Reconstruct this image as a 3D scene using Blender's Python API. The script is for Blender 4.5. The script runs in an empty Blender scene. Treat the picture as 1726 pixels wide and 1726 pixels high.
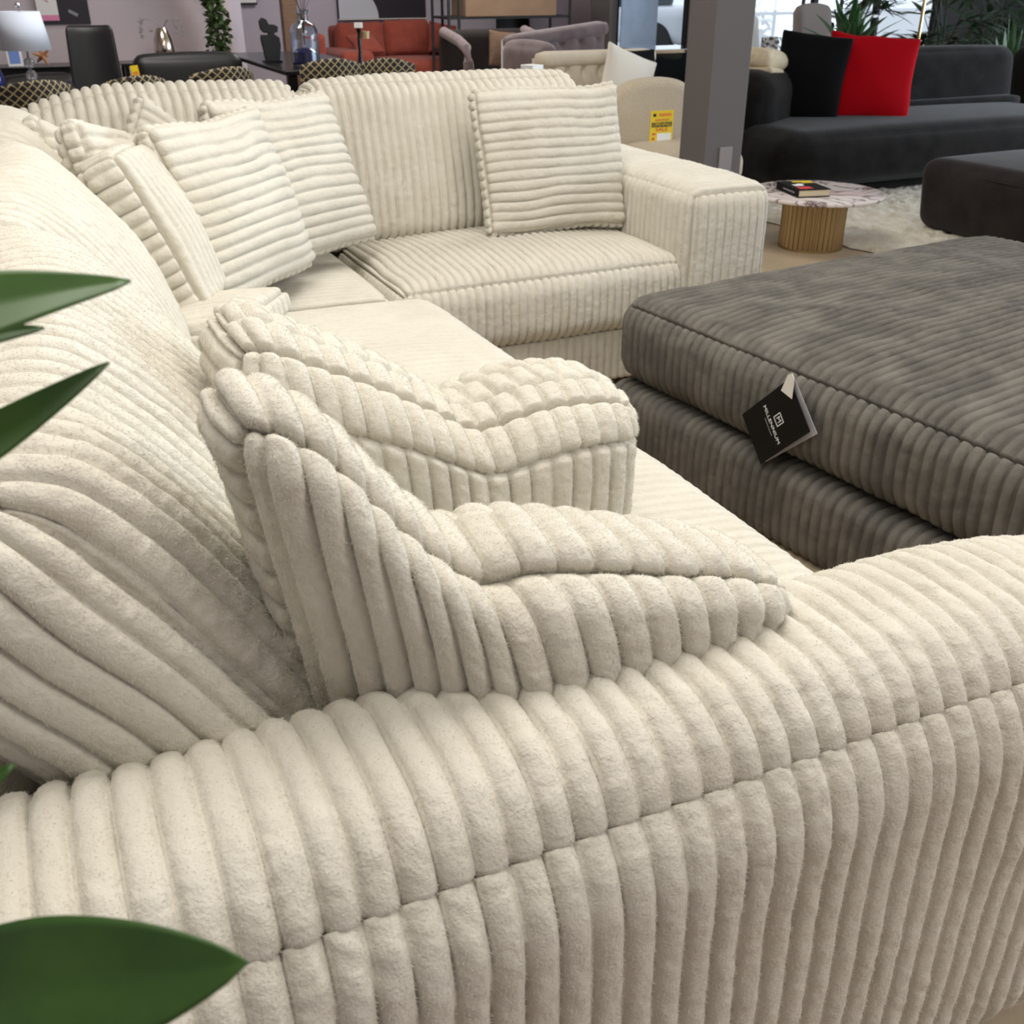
import bpy, math, random
import numpy as np
from mathutils import Matrix, Vector, Euler
random.seed(4)
S = bpy.context.scene
COL = S.collection
rad = math.radians

# ------------------------------------------------------------------ noise
def _h(ix, iy, iz, seed):
    n = (ix * 73856093) ^ (iy * 19349663) ^ (iz * 83492791) ^ (seed * 1013904223)
    n = n & 0x7fffffff
    n = (n ^ (n >> 13)) * 1274126177 & 0x7fffffff
    n = n ^ (n >> 16)
    return (n & 0xffff) / 32767.5 - 1.0

def vnoise(P, freq, seed=0):
    p = P * np.asarray(freq, float)
    i = np.floor(p).astype(np.int64); f = p - i
    f = f * f * (3 - 2 * f)
    r = 0
    for dx in (0, 1):
        wx = f[:, 0] if dx else 1 - f[:, 0]
        for dy in (0, 1):
            wy = f[:, 1] if dy else 1 - f[:, 1]
            for dz in (0, 1):
                wz = f[:, 2] if dz else 1 - f[:, 2]
                r = r + wx * wy * wz * _h(i[:, 0] + dx, i[:, 1] + dy, i[:, 2] + dz, seed)
    return r

# ------------------------------------------------------------------ materials
def mat(name, color, rough=.6, metal=0, sheen=0, var=0, vscale=6, color2=None, bump=0, bscale=100,
        trans=0, emit=0, spec=.5, sheen_rough=.4, tint=None, distort=0, stretch=None, coat=0):
    m = bpy.data.materials.new(name); m.use_nodes = True
    nt = m.node_tree; b = nt.nodes['Principled BSDF']
    b.inputs['Base Color'].default_value = (*color, 1)
    b.inputs['Roughness'].default_value = rough
    b.inputs['Metallic'].default_value = metal
    b.inputs['Specular IOR Level'].default_value = spec
    b.inputs['Transmission Weight'].default_value = trans
    b.inputs['Coat Weight'].default_value = coat
    if sheen:
        b.inputs['Sheen Weight'].default_value = sheen
        b.inputs['Sheen Roughness'].default_value = sheen_rough
        b.inputs['Sheen Tint'].default_value = (*(tint or (1, 1, 1)), 1)
    tc = nt.nodes.new('ShaderNodeTexCoord')
    src = tc.outputs['Object']
    if stretch:
        mp = nt.nodes.new('ShaderNodeMapping'); mp.inputs['Scale'].default_value = stretch
        nt.links.new(src, mp.inputs['Vector']); src = mp.outputs['Vector']
    if color2 is not None:
        n = nt.nodes.new('ShaderNodeTexNoise'); n.inputs['Scale'].default_value = vscale
        n.inputs['Detail'].default_value = 5; n.inputs['Distortion'].default_value = distort
        r = nt.nodes.new('ShaderNodeValToRGB')
        r.color_ramp.elements[0].position = .5 - var; r.color_ramp.elements[1].position = .5 + var
        r.color_ramp.elements[0].color = (*color, 1); r.color_ramp.elements[1].color = (*color2, 1)
        nt.links.new(src, n.inputs['Vector']); nt.links.new(n.outputs['Fac'], r.inputs['Fac'])
        nt.links.new(r.outputs['Color'], b.inputs['Base Color'])
    if bump:
        n = nt.nodes.new('ShaderNodeTexNoise'); n.inputs['Scale'].default_value = bscale
        n.inputs['Detail'].default_value = 3; n.inputs['Distortion'].default_value = .8
        bp = nt.nodes.new('ShaderNodeBump'); bp.inputs['Strength'].default_value = 1
        bp.inputs['Distance'].default_value = bump
        nt.links.new(src, n.inputs['Vector']); nt.links.new(n.outputs['Fac'], bp.inputs['Height'])
        nt.links.new(bp.outputs['Normal'], b.inputs['Normal'])
    if emit:
        b.inputs['Emission Color'].default_value = (*color, 1); b.inputs['Emission Strength'].default_value = emit
    return m

def plush(name, c1, c2, sheen, vscale, bump=.004, tint=(1, 1, 1), fine=330):
    """short matted pile: soft tone drift, fine fibre grain and sparse partings in the nap"""
    m = mat(name, c1, 1.0, sheen=sheen, var=.14, vscale=vscale, color2=c2, spec=.1, sheen_rough=.35, tint=tint, distort=.6)
    nt = m.node_tree; b = nt.nodes['Principled BSDF']; N = nt.nodes.new; L = nt.links.new
    tc = N('ShaderNodeTexCoord').outputs['Object']
    def noise(scale, detail, rough):
        n = N('ShaderNodeTexNoise'); n.inputs['Scale'].default_value = scale; n.inputs['Detail'].default_value = detail
        n.inputs['Roughness'].default_value = rough; L(tc, n.inputs['Vector']); return n.outputs['Fac']
    def math_(op, a, bb):
        k = N('ShaderNodeMath'); k.operation = op
        for q, v in enumerate((a, bb)):
            if isinstance(v, (int, float)): k.inputs[q].default_value = v
            else: L(v, k.inputs[q])
        return k.outputs[0]
    h = math_('ADD', math_('MULTIPLY', noise(34, 3, .55), 1.6), math_('MULTIPLY', noise(fine, 2, .6), .30))
    bp = N('ShaderNodeBump'); bp.inputs['Strength'].default_value = 1; bp.inputs['Distance'].default_value = bump
    L(h, bp.inputs['Height']); L(bp.outputs['Normal'], b.inputs['Normal'])
    return m

M = {}
M['cream'] = plush('cream_plush', (.64, .605, .515), (.68, .65, .565), .30, 7, bump=.0034)
M['pile'] = mat('cream_pile', (.66, .625, .535), 1.0, sheen=.2, spec=.08)
M['grey'] = plush('grey_plush', (.115, .108, .097), (.185, .173, .152), .0, 8, bump=.0022, tint=(.9, .93, 1))
M['darkvelvet'] = mat('charcoal_velvet', (.008, .0072, .007), .95, sheen=.12, sheen_rough=.4, spec=.1, color2=(.016, .0145, .014), var=.15, vscale=6, bump=.001, bscale=60)
M['darkbrown'] = mat('umber_velvet', (.016, .012, .012), .95, sheen=.13, sheen_rough=.4, spec=.1, color2=(.028, .022, .021), var=.15, vscale=5, bump=.001, bscale=50)
M['red'] = mat('red_cotton', (.42, .002, .008), .9, bump=.0015, bscale=300, spec=.1)
M['blackcloth'] = mat('black_cloth', (.005, .005, .006), .9, sheen=.06, spec=.1, bump=.001, bscale=80)
M['throw'] = mat('ivory_knit', (.62, .52, .36), .95, color2=(.72, .62, .45), var=.2, vscale=40, bump=.006, bscale=60)
M['marble'] = mat('veined_marble', (.75, .70, .68), .22, color2=(.10, .06, .06), var=.06, vscale=1, spec=.5)
M['brass'] = mat('brushed_brass', (.42, .31, .16), .38, metal=1)
M['gold'] = mat('polished_gold', (.75, .55, .25), .18, metal=1)
M['chrome'] = mat('chrome', (.85, .85, .87), .08, metal=1)
M['paint'] = mat('grey_column_paint', (.125, .114, .114), .7, bump=.0004, bscale=150)
M['wall'] = mat('lilac_grey_wall', (.55, .47, .50), .85, bump=.0005, bscale=120)
M['wall2'] = mat('pale_grey_wall', (.50, .46, .54), .85, bump=.0005, bscale=120)
M['darkpaint'] = mat('charcoal_paint', (.015, .015, .017), .8)
M['white'] = mat('white_plastic', (.80, .80, .80), .45)
M['offwhite'] = mat('offwhite_paper', (.78, .75, .72), .8)
M['plate'] = mat('grey_plastic_plate', (.27, .25, .25), .4)
M['black'] = mat('black_lacquer', (.008, .008, .009), .25)
M['blackmatte'] = mat('matte_black', (.01, .01, .011), .7)
M['leather'] = mat('black_leather', (.008, .008, .009), .45, bump=.0008, bscale=120)
M['terracotta'] = mat('rust_red_fabric', (.20, .035, .02), .9, sheen=.15, color2=(.25, .046, .028), var=.2, vscale=10, bump=.001, bscale=250)
M['brown'] = mat('taupe_velvet', (.14, .10, .104), .9, sheen=.35, color2=(.20, .155, .16), var=.2, vscale=8)
M['brownwood'] = mat('brown_wood', (.11, .06, .035), .5, color2=(.17, .10, .06), var=.2, vscale=8, stretch=(1, 1, 8))
M['darkfabric'] = mat('dark_brown_fabric', (.018, .012, .011), .95, bump=.001)
M['beige'] = mat('beige_boucle', (.50, .42, .31), .95, color2=(.58, .50, .38), var=.2, vscale=90, bump=.003, bscale=180)
M['greige'] = mat('greige_fabric', (.20, .17, .155), .9, bump=.001, bscale=150)
M['creamfab'] = mat('cream_linen', (.62, .55, .44), .95, color2=(.68, .61, .50), var=.2, vscale=20, bump=.001, bscale=150)
M['ivory'] = mat('ivory_cotton', (.74, .70, .62), .95, bump=.001, bscale=120)
M['cardboard'] = mat('tan_board', (.21, .13, .08), .8, color2=(.25, .16, .10), var=.2, vscale=4)
M['mauve'] = mat('mauve_board', (.22, .17, .19), .8)
M['leaf'] = mat('green_leaf', (.018, .055, .012), .38, color2=(.06, .14, .02), var=.22, vscale=9, spec=.5, stretch=(1, 1, 1))
M['leaf2'] = mat('dark_palm_leaf', (.006, .018, .007), .5, color2=(.02, .05, .015), var=.3, vscale=5)
M['ivy'] = mat('ivy_leaf', (.012, .035, .004), .6, color2=(.05, .10, .012), var=.2, vscale=20)
M['yucca'] = mat('yucca_leaf', (.02, .07, .02), .45, color2=(.05, .14, .04), var=.2, vscale=9)
M['trunk'] = mat('plant_stem', (.06, .05, .025), .8)
M['soil'] = mat('potting_soil', (.02, .014, .01), 1)
M['pot'] = mat('black_ceramic', (.012, .012, .013), .35)
M['floor'] = mat('tan_vinyl_floor', (.40, .32, .22), .45, color2=(.46, .37, .26), var=.2, vscale=3)
M['rug'] = mat('ivory_shag', (.62, .56, .44), 1, color2=(.74, .70, .60), var=.2, vscale=12, bump=.012, bscale=45, sheen=.3)
M['yellow'] = mat('yellow_card', (.80, .58, .01), .6)
M['redink'] = mat('red_ink', (.65, .04, .05), .6)
M['orangeink'] = mat('orange_ink', (.75, .25, .02), .6)
M['blackink'] = mat('black_ink', (.01, .01, .01), .6)
M['whiteink'] = mat('white_ink', (.85, .85, .85), .6)
M['greyink'] = mat('grey_ink', (.25, .25, .25), .6)
M['cardblack'] = mat('black_card', (.005, .0045, .0045), .6, spec=.15)
M['tagwhite'] = mat('white_ribbon', (.75, .72, .66), .8)
M['greypaper'] = mat('grey_page', (.45, .44, .47), .7)
M['page'] = mat('book_pages', (.72, .62, .42), .9)
M['shade'] = mat('pale_lampshade', (.62, .68, .80), .8)
M['crystal'] = mat('clear_crystal', (.9, .93, .95), .02, trans=.85)
M['glass'] = mat('smoky_glass', (.75, .80, .88), .03, trans=1)
M['blueglass'] = mat('blue_glass', (.01, .015, .10), .08, spec=.6)
M['pane'] = mat('window_glass', (.93, .97, 1), .0, trans=1, spec=.3)
M['mercury'] = mat('mercury_glass', (.62, .52, .42), .15, metal=1, color2=(.75, .66, .55), var=.2, vscale=10)
M['bluegrey'] = mat('blue_grey_board', (.22, .30, .42), .6)
M['pink'] = mat('pink_print', (.75, .25, .42), .7)
M['orange'] = mat('orange_wood', (.50, .22, .10), .6)
M['blueprint'] = mat('blue_print', (.15, .25, .6), .6)
M['pale'] = mat('pale_canvas', (.60, .62, .70), .7)
M['navy'] = mat('dark_canvas', (.018, .013, .022), .6)
M['bluecurtain'] = mat('pale_blue_film', (.38, .50, .70), .5, color2=(.28, .38, .55), var=.2, vscale=4)
M['concrete'] = mat('pale_concrete', (.6, .6, .6), .9)
M['ceil'] = mat('white_ceiling', (.7, .7, .7), .9)
M['carwhite'] = mat('white_car_paint', (.75, .77, .8), .25)
M['carred'] = mat('red_car_light', (.6, .03, .05), .3)
M['mirror'] = mat('smoked_mirror', (.05, .06, .07), .05, metal=.8)
M['mosaic'] = mat('silver_mosaic', (.10, .12, .10), .3, color2=(.9, .9, .9), var=.03, vscale=45, metal=.6)
M['flower'] = mat('blush_petals', (.65, .45, .42), .8)
M['candle'] = mat('white_wax', (.85, .82, .78), .5)
M['goldlamp'] = mat('gold_cup', (.75, .58, .35), .3, metal=.7)

def marble_fix():
    nt = M['marble'].node_tree; b = nt.nodes['Principled BSDF']
    n = [x for x in nt.nodes if x.type == 'TEX_NOISE'][0]; r = [x for x in nt.nodes if x.type == 'VALTORGB'][0]
    n.inputs['Scale'].default_value = 3.2; n.inputs['Distortion'].default_value = 2.2; n.inputs['Detail'].default_value = 8
    e = r.color_ramp.elements
    e[0].position = .44; e[0].color = (.72, .66, .64, 1); e[1].position = .50; e[1].color = (.12, .06, .06, 1)
    k = e.new(.535); k.color = (.70, .63, .60, 1)
marble_fix()

def lattice_mat():
    m = mat('gold_lattice_fabric', (.008, .007, .008), .8)
    nt = m.node_tree; b = nt.nodes['Principled BSDF']
    tc = nt.nodes.new('ShaderNodeTexCoord'); sp = nt.nodes.new('ShaderNodeSeparateXYZ')
    nt.links.new(tc.outputs['Object'], sp.inputs[0])
    outs = []
    for sgn in (1, -1):
        mul = nt.nodes.new('ShaderNodeMath'); mul.operation = 'MULTIPLY'; mul.inputs[1].default_value = sgn * 1.0
        nt.links.new(sp.outputs['Z'], mul.inputs[0])
        ad = nt.nodes.new('ShaderNodeMath'); ad.operation = 'ADD'
        nt.links.new(sp.outputs['X'], ad.inputs[0]); nt.links.new(mul.outputs[0], ad.inputs[1])
        sc = nt.nodes.new('ShaderNodeMath'); sc.operation = 'MULTIPLY'; sc.inputs[1].default_value = 1 / .052
        nt.links.new(ad.outputs[0], sc.inputs[0])
        fr = nt.nodes.new('ShaderNodeMath'); fr.operation = 'FRACT'; nt.links.new(sc.outputs[0], fr.inputs[0])
        lt = nt.nodes.new('ShaderNodeMath'); lt.operation = 'LESS_THAN'; lt.inputs[1].default_value = .2
        nt.links.new(fr.outputs[0], lt.inputs[0]); outs.append(lt)
    mx = nt.nodes.new('ShaderNodeMath'); mx.operation = 'MAXIMUM'
    nt.links.new(outs[0].outputs[0], mx.inputs[0]); nt.links.new(outs[1].outputs[0], mx.inputs[1])
    mc = nt.nodes.new('ShaderNodeMix'); mc.data_type = 'RGBA'
    mc.inputs[6].default_value = (.008, .007, .008, 1); mc.inputs[7].default_value = (.36, .29, .16, 1)
    nt.links.new(mx.outputs[0], mc.inputs[0]); nt.links.new(mc.outputs[2], b.inputs['Base Color'])
    return m
M['lattice'] = lattice_mat()

# ------------------------------------------------------------------ object helpers
def tag(o, label, cat, group=None, kind=None):
    o['label'] = label; o['category'] = cat
    if group: o['group'] = group
    if kind: o['kind'] = kind
    return o

def thing(name, label, cat, loc=(0, 0, 0), rz=0, group=None):
    o = bpy.data.objects.new(name, None); COL.objects.link(o)
    o.location = loc; o.rotation_euler = (0, 0, rz); o.empty_display_size = .05
    return tag(o, label, cat, group)

def link_mesh(name, V, F, m, parent=None, smooth=True, loc=None, rot=None):
    me = bpy.data.meshes.new(name)
    if isinstance(F, np.ndarray):
        V = np.asarray(V, np.float32); n = len(F)
        me.vertices.add(len(V)); me.vertices.foreach_set('co', V.ravel())
        me.loops.add(n * 4); me.loops.foreach_set('vertex_index', F.astype(np.int32).ravel())
        me.polygons.add(n); me.polygons.foreach_set('loop_start', np.arange(0, n * 4, 4, dtype=np.int32))
        me.update(calc_edges=True)
    else:
        me.from_pydata([tuple(v) for v in V], [], F); me.update()
    if smooth: me.polygons.foreach_set('use_smooth', np.ones(len(me.polygons), bool))
    if m is not None: me.materials.append(m)
    o = bpy.data.objects.new(name, me); COL.objects.link(o)
    if parent is not None: o.parent = parent
    if loc is not None: o.location = loc
    if rot is not None: o.rotation_euler = rot
    return o

class MB:
    """collects simple shapes into one mesh"""
    def __init__(s): s.V = []; s.F = []
    def add(s, V, F):
        b = len(s.V); s.V += [tuple(v) for v in V]; s.F += [tuple(i + b for i in f) for f in F]; return s
    def box(s, c, d, rot=None, bev=0):
        x, y, z = d[0] / 2, d[1] / 2, d[2] / 2
        V = [Vector((sx * x, sy * y, sz * z)) for sx in (-1, 1) for sy in (-1, 1) for sz in (-1, 1)]
        if rot: R = Euler(rot).to_matrix(); V = [R @ v for v in V]
        V = [v + Vector(c) for v in V]
        return s.add(V, [(0, 1, 3, 2), (4, 6, 7, 5), (0, 4, 5, 1), (2, 3, 7, 6), (0, 2, 6, 4), (1, 5, 7, 3)])
    def lathe(s, c, prof, n=32, flute=0, nf=0):
        V = []; F = []
        for i, (r, z) in enumerate(prof):
            for k in range(n):
                a = 2 * math.pi * k / n
                rr = r * (1 + flute * math.cos(nf * a)) if nf else r
                V.append((c[0] + rr * math.cos(a), c[1] + rr * math.sin(a), c[2] + z))
        for i in range(len(prof) - 1):
            for k in range(n):
                k2 = (k + 1) % n
                F.append((i * n + k, i * n + k2, (i + 1) * n + k2, (i + 1) * n + k))
        F.append(tuple(range(n))[::-1]); F.append(tuple((len(prof) - 1) * n + k for k in range(n)))
        return s.add(V, F)
    def tube(s, pts, r, n=8, r2=None):
        pts = [Vector(p) for p in pts]; V = []; F = []
        for i, p in enumerate(pts):
            t = (pts[min(i + 1, len(pts) - 1)] - pts[max(i - 1, 0)]).normalized()
            a = Vector((0, 0, 1)) if abs(t.z) < .9 else Vector((1, 0, 0))
            u = t.cross(a).normalized(); w = t.cross(u)
            rr = r if r2 is None else r + (r2 - r) * i / (len(pts) - 1)
            for k in range(n):
                an = 2 * math.pi * k / n
                V.append(p + u * rr * math.cos(an) + w * rr * math.sin(an))
        for i in range(len(pts) - 1):
            for k in range(n):
                k2 = (k + 1) % n
                F.append((i * n + k, (i + 1) * n + k, (i + 1) * n + k2, i * n + k2))
        F.append(tuple(range(n))); F.append(tuple((len(pts) - 1) * n + k for k in range(n))[::-1])
        return s.add(V, F)
    def ball(s, c, r, n=16, sq=(1, 1, 1)):
        m = n // 2
        prof = [(max(1e-4, math.sin(math.pi * i / m)) , -math.cos(math.pi * i / m)) for i in range(m + 1)]
        V0 = MB().lathe((0, 0, 0), prof, n)
        return s.add([(c[0] + v[0] * r * sq[0], c[1] + v[1] * r * sq[1], c[2] + v[2] * r * sq[2]) for v in V0.V], V0.F)
    def prism(s, poly, y0, y1, T=None):
        """polygon in xz extruded from y0 to y1"""
        n = len(poly)
        V = [(p[0], y0, p[1]) for p in poly] + [(p[0], y1, p[1]) for p in poly]
        if T: V = [T(v) for v in V]
        F = [tuple(range(n)), tuple(range(n, 2 * n))[::-1]] + [(i, i + n, (i + 1) % n + n, (i + 1) % n) for i in range(n)]
        return s.add(V, F)
    def build(s, name, m, parent=None, smooth=False, bevel=0, seg=2):
        o = link_mesh(name, s.V, s.F, m, parent, smooth)
        if bevel:
            b = o.modifiers.new('bevel', 'BEVEL'); b.width = bevel; b.segments = seg; b.limit_method = 'ANGLE'
            if smooth is False:
                pass
        if smooth:
            try: o.data.set_sharp_from_angle(angle=rad(40))
            except Exception: pass
        return o

AX = {'x': 0, 'y': 1, 'z': 2}
def ribbox(h, r, n, ribs=None, pitch=.033, amp=.009, seams=(), puff=None, pe=.8, deform=None, seamw=.008, groove=.005,
           gw=.007, seed=0, fur=.0012, phase=None, cuts=(), wob=.004, T=None, furf=110, crumple=0):
    """rounded soft box, cut in six panels, each carrying tube-like cords; seams pinch the cords"""
    h = np.array(h, float); n = np.array(n)
    N1, N2 = n[1] + 1, n[2] + 1
    phase = phase or {}
    keys = []; fgrid = []
    for ax in range(3):
        b, c = (ax + 1) % 3, (ax + 2) % 3
        for sgn in (1, -1):
            I, J = np.meshgrid(np.arange(n[b] + 1), np.arange(n[c] + 1), indexing='ij')
            ijk = np.zeros(I.shape + (3,), np.int64)
            ijk[..., ax] = n[ax] if sgn > 0 else 0; ijk[..., b] = I; ijk[..., c] = J
            key = (ijk[..., 0] * N1 + ijk[..., 1]) * N2 + ijk[..., 2]
            keys.append(key.ravel()); fgrid.append((ax, sgn, key.shape))
    allk = np.concatenate(keys); uk, inv = np.unique(allk, return_inverse=True)
    k2 = uk % N2; k1 = (uk // N2) % N1; k0 = uk // (N1 * N2)
    q = np.stack([k0, k1, k2], 1) / n * 2 * h - h
    inner = np.maximum(h - r, 0)
    pin = np.clip(q, -inner, inner); d = q - pin
    P = pin + d / np.maximum(np.linalg.norm(d, axis=1, keepdims=True), 1e-9) * np.minimum(r, h.min() if np.isscalar(r) else r)
    U = q / h
    puff = puff or {}
    for f, a in puff.items():
        ax = AX[f[1]]; sg = 1 if f[0] == '+' else -1
        b, c = (ax + 1) % 3, (ax + 2) % 3
        on = np.abs(q[:, ax] - sg * h[ax]) < 1e-9
        w = (np.clip(1 - U[:, b] ** 2, 0, 1) * np.clip(1 - U[:, c] ** 2, 0, 1)) ** pe
        P[on, ax] += sg * a * w[on]
    if deform is not None: P = deform(P, U)
    # faces and displacement
    F = []; off = 0; disp = np.full(len(q), 9.0)
    lown = vnoise(q, 9, seed + 1)
    for (ax, sgn, shp) in fgrid:
        cnt = shp[0] * shp[1]; idx = inv[off:off + cnt].reshape(shp); off += cnt
        quad = np.stack([idx[:-1, :-1], idx[1:, :-1], idx[1:, 1:], idx[:-1, 1:]], -1).reshape(-1, 4)
        if sgn < 0: quad = quad[:, ::-1]
        F.append(quad)
        if not ribs: continue
        fn = ('+' if sgn > 0 else '-') + 'xyz'[ax]
        ra = ribs.get(fn, ribs.get(fn[1])); ids = idx.ravel(); Q = q[ids]
        if ra is None:
            dd = np.zeros(len(ids))
        else:
            s = Q[:, ra] + wob * vnoise(Q, 7, seed + 3) + phase.get(fn, 0) * pitch
            mul = np.ones(len(ids)); g = np.zeros(len(ids))
            for (cf, ca, cp, csh) in cuts:
                if cf != fn: continue
                dist = np.abs(Q[:, ca] - cp - .010 * vnoise(Q, 6, seed + 9))
                s = s + np.where(Q[:, ca] > cp, csh * pitch, 0)
                mul *= np.clip(dist / seamw, 0, 1) ** .5; g += groove * 1.3 * np.exp(-(dist / gw) ** 2)
            t = np.abs(2 * (s / pitch - np.floor(s / pitch)) - 1)
            prof = np.clip(1 - t ** 2.2, 0, 1) ** .5 - .16 * np.exp(-((1 - t) / .13) ** 2)
            for oax in range(3):
                if oax == ax: continue
                for os in (1, -1):
                    on = ('+' if os > 0 else '-') + 'xyz'[oax]
                    if (fn, on) in seams or (on, fn) in seams:
                        dist = np.abs(Q[:, oax] - os * h[oax])
                        mul *= np.clip(dist / seamw, 0, 1) ** .5; g += groove * np.exp(-(dist / gw) ** 2)
            dd = amp * prof * mul * (1 + .22 * lown[ids]) - g
            k = vnoise(Q, furf * .45, seed + 5) * .55 + vnoise(Q, furf, seed + 6) * .45
            dd += fur * k * (.35 + .65 * prof) * (1 + .7 * lown[ids])
        disp[ids] = np.minimum(disp[ids], dd)
    F = np.concatenate(F)
    if crumple: P = P + crumple * np.stack([vnoise(P, 7, seed + 20), vnoise(P, 7, seed + 21), vnoise(P, 7, seed + 22)], 1)
    if ribs:
        a = P[F[:, 2]] - P[F[:, 0]]; b = P[F[:, 3]] - P[F[:, 1]]
        fnm = np.cross(a, b); N = np.zeros_like(P)
        for k in range(4): np.add.at(N, F[:, k], fnm)
        N /= np.maximum(np.linalg.norm(N, axis=1, keepdims=True), 1e-12)
        P = P + N * disp[:, None]
    if T is not None:
        T = np.array(T); P = P @ T[:3, :3].T + T[:3, 3]
    return P, F

def TR(loc, rx=0, ry=0, rz=0):
    return Matrix.Translation(loc) @ Euler((rad(rx), rad(ry), rad(rz)), 'XYZ').to_matrix().to_4x4()

def soft(name, c, size, m, parent=None, r=.05, puff=None, rot=(0, 0, 0), n=14, deform=None, crumple=0, pe=.8, seed=0):
    h = [s / 2 for s in size]
    P, F = ribbox(h, min(r, min(h) * .98), (n, n, n), puff=puff, pe=pe, deform=deform, T=TR(c, *rot), crumple=crumple, seed=seed)
    return link_mesh(name, P, F, m, parent)

ALLSEAM = [(a + 'xyz'[i], b + 'xyz'[j]) for i in range(3) for j in range(i + 1, 3) for a in '+-' for b in '+-']
def seams_except(*ex):
    return [s for s in ALLSEAM if s not in ex and (s[1], s[0]) not in ex]

def nap(o, count, seed=1, length=.0022, kids=0):
    """short plush pile grown on one upholstered part"""
    ps_ = o.modifiers.new('pile', 'PARTICLE_SYSTEM'); st_ = ps_.particle_system.settings
    st_.type = 'HAIR'; st_.count = count; st_.hair_length = length; st_.hair_step = 2; st_.render_step = 1; st_.display_step = 1; st_.use_advanced_hair = True
    st_.emit_from = 'FACE'; st_.use_even_distribution = True; st_.brownian_factor = .0002
    st_.normal_factor = .00042; st_.factor_random = .00052; st_.object_align_factor = (.0002, 0, -.00042)
    st_.child_type = 'INTERPOLATED' if kids else 'NONE'
    if kids:
        st_.child_percent = 0; st_.rendered_child_count = kids; st_.clump_factor = .3; st_.roughness_2 = .002
    st_.root_radius = .5; st_.tip_radius = .2; st_.radius_scale = .001
    ps_.particle_system.seed = seed
    o.data.materials.append(M['pile']); st_.material = 2

def text_mesh(name, txt, size, m, parent, T, extrude=.0004, align='CENTER', sx=1):
    cu = bpy.data.curves.new(name, 'FONT'); cu.body = txt; cu.size = size; cu.extrude = extrude
    cu.align_x = align; cu.align_y = 'CENTER'
    tmp = bpy.data.objects.new('tmp_text', cu); COL.objects.link(tmp)
    dg = bpy.context.evaluated_depsgraph_get()
    me = bpy.data.meshes.new_from_object(tmp.evaluated_get(dg))
    bpy.data.objects.remove(tmp); bpy.data.curves.remove(cu)
    me.transform(Matrix.Diagonal((sx, 1, 1, 1))); me.transform(T)
    me.materials.clear(); me.materials.append(m); me.name = name
    o = bpy.data.objects.new(name, me); COL.objects.link(o); o.parent = parent
    return o

#==MAIN==
# ------------------------------------------------------------------ camera
cam = bpy.data.cameras.new('camera'); co = bpy.data.objects.new('camera', cam); COL.objects.link(co)
co.location = (0, 0, 1.36); co.rotation_euler = (rad(90 - 27.617), 0, rad(-24.9))
cam.sensor_width = 36; cam.lens = 36; cam.clip_start = .01; cam.clip_end = 200
cam.dof.use_dof = True; cam.dof.focus_distance = 1.5; cam.dof.aperture_fstop = 13
S.camera = co

# ------------------------------------------------------------------ setting
def struct(name, mb, m, label=None):
    o = mb.build(name, m); o['kind'] = 'structure'
    if label: o['label'] = label; o['category'] = name.split('_')[0]
    return o
struct('floor', MB().box((5, 6, -.05), (22, 18, .1)), M['floor'], 'tan vinyl showroom floor under all the furniture')
struct('ceiling', MB().box((5, 6, 3.25), (22, 18, .1)), M['ceil'], 'plain white showroom ceiling above the frame')
struct('wall_left', MB().box((-1.8, 12.05, 1.6), (8.3, .1, 3.2)), M['wall'], 'lilac grey wall on the left behind the lamp')
struct('wall_rear', MB().box((5, -2.9, 1.6), (22, .1, 3.2)), M['wall2'], 'pale wall behind the viewer')
struct('wall_side', MB().box((-5.9, 4.5, 1.6), (.1, 15, 3.2)), M['wall2'], 'pale side wall far left of the sofa')
struct('wall_return', MB().box((2.4, 13.05, 1.6), (.1, 2.1, 3.2)), M['wall2'], 'short return of wall beside the ivy column')
struct('wall_back', MB().box((4.65, 14.1, 1.6), (4.5, .1, 3.2)), M['wall2'], 'pale grey back wall behind the rust sofa')

# window walls: mullions + panes
def window(name, x0, x1, y, z0, z1, cols, label):
    root = bpy.data.objects.new(name, None); COL.objects.link(root); root.location = (x0, y, z0)
    root['kind'] = 'structure'; root['label'] = label; root['category'] = 'window'
    fr = MB(); w = x1 - x0; hh = z1 - z0
    fr.box((w / 2, 0, .03), (w, .08, .06)); fr.box((w / 2, 0, hh - .03), (w, .08, .06))
    for i in range(cols + 1): fr.box((w * i / cols, 0, hh / 2), (.06, .08, hh))
    fr.build('window_frame', M['blackmatte'], root)
    for i in range(cols):
        MB().box((w * (i + .5) / cols, 0, hh / 2), (w / cols - .06, .008, hh - .12)).build('pane', M['pane'], root)
window('window_1', 6.95, 7.98, 12.0, .1, 3.1, 2, 'bright storefront window left of the grey column')
window('window_2', 8.08, 11.0, 10.9, .1, 3.1, 3, 'wide storefront window behind the dark sofa and palms')
struct('trim_1', MB().box((8.03, 11.45, 1.6), (.1, 1.2, 3.2)), M['paint'])
struct('trim_2', MB().box((6.9, 13.0, 1.6), (.1, 2.1, 3.2)), M['paint'])
struct('wall_right', MB().box((13.6, 10.9, 1.6), (5.2, .12, 3.2)), M['darkpaint'], 'charcoal painted wall in shadow at the upper right')
struct('ground', MB().box((18, 24, -.12), (60, 40, .1)), M['concrete'])
bpy.data.objects['ground'].name = 'pavement'
tag(bpy.data.objects['pavement'], 'pale sunlit pavement outside the storefront windows', 'pavement')

# ------------------------------------------------------------------ cream corded sectional
cr = M['cream']
sof = thing('sectional_sofa', 'cream corded plush corner sectional sofa with loose pillows', 'sofa', (0, 0, 0))
PT = .034
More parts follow.
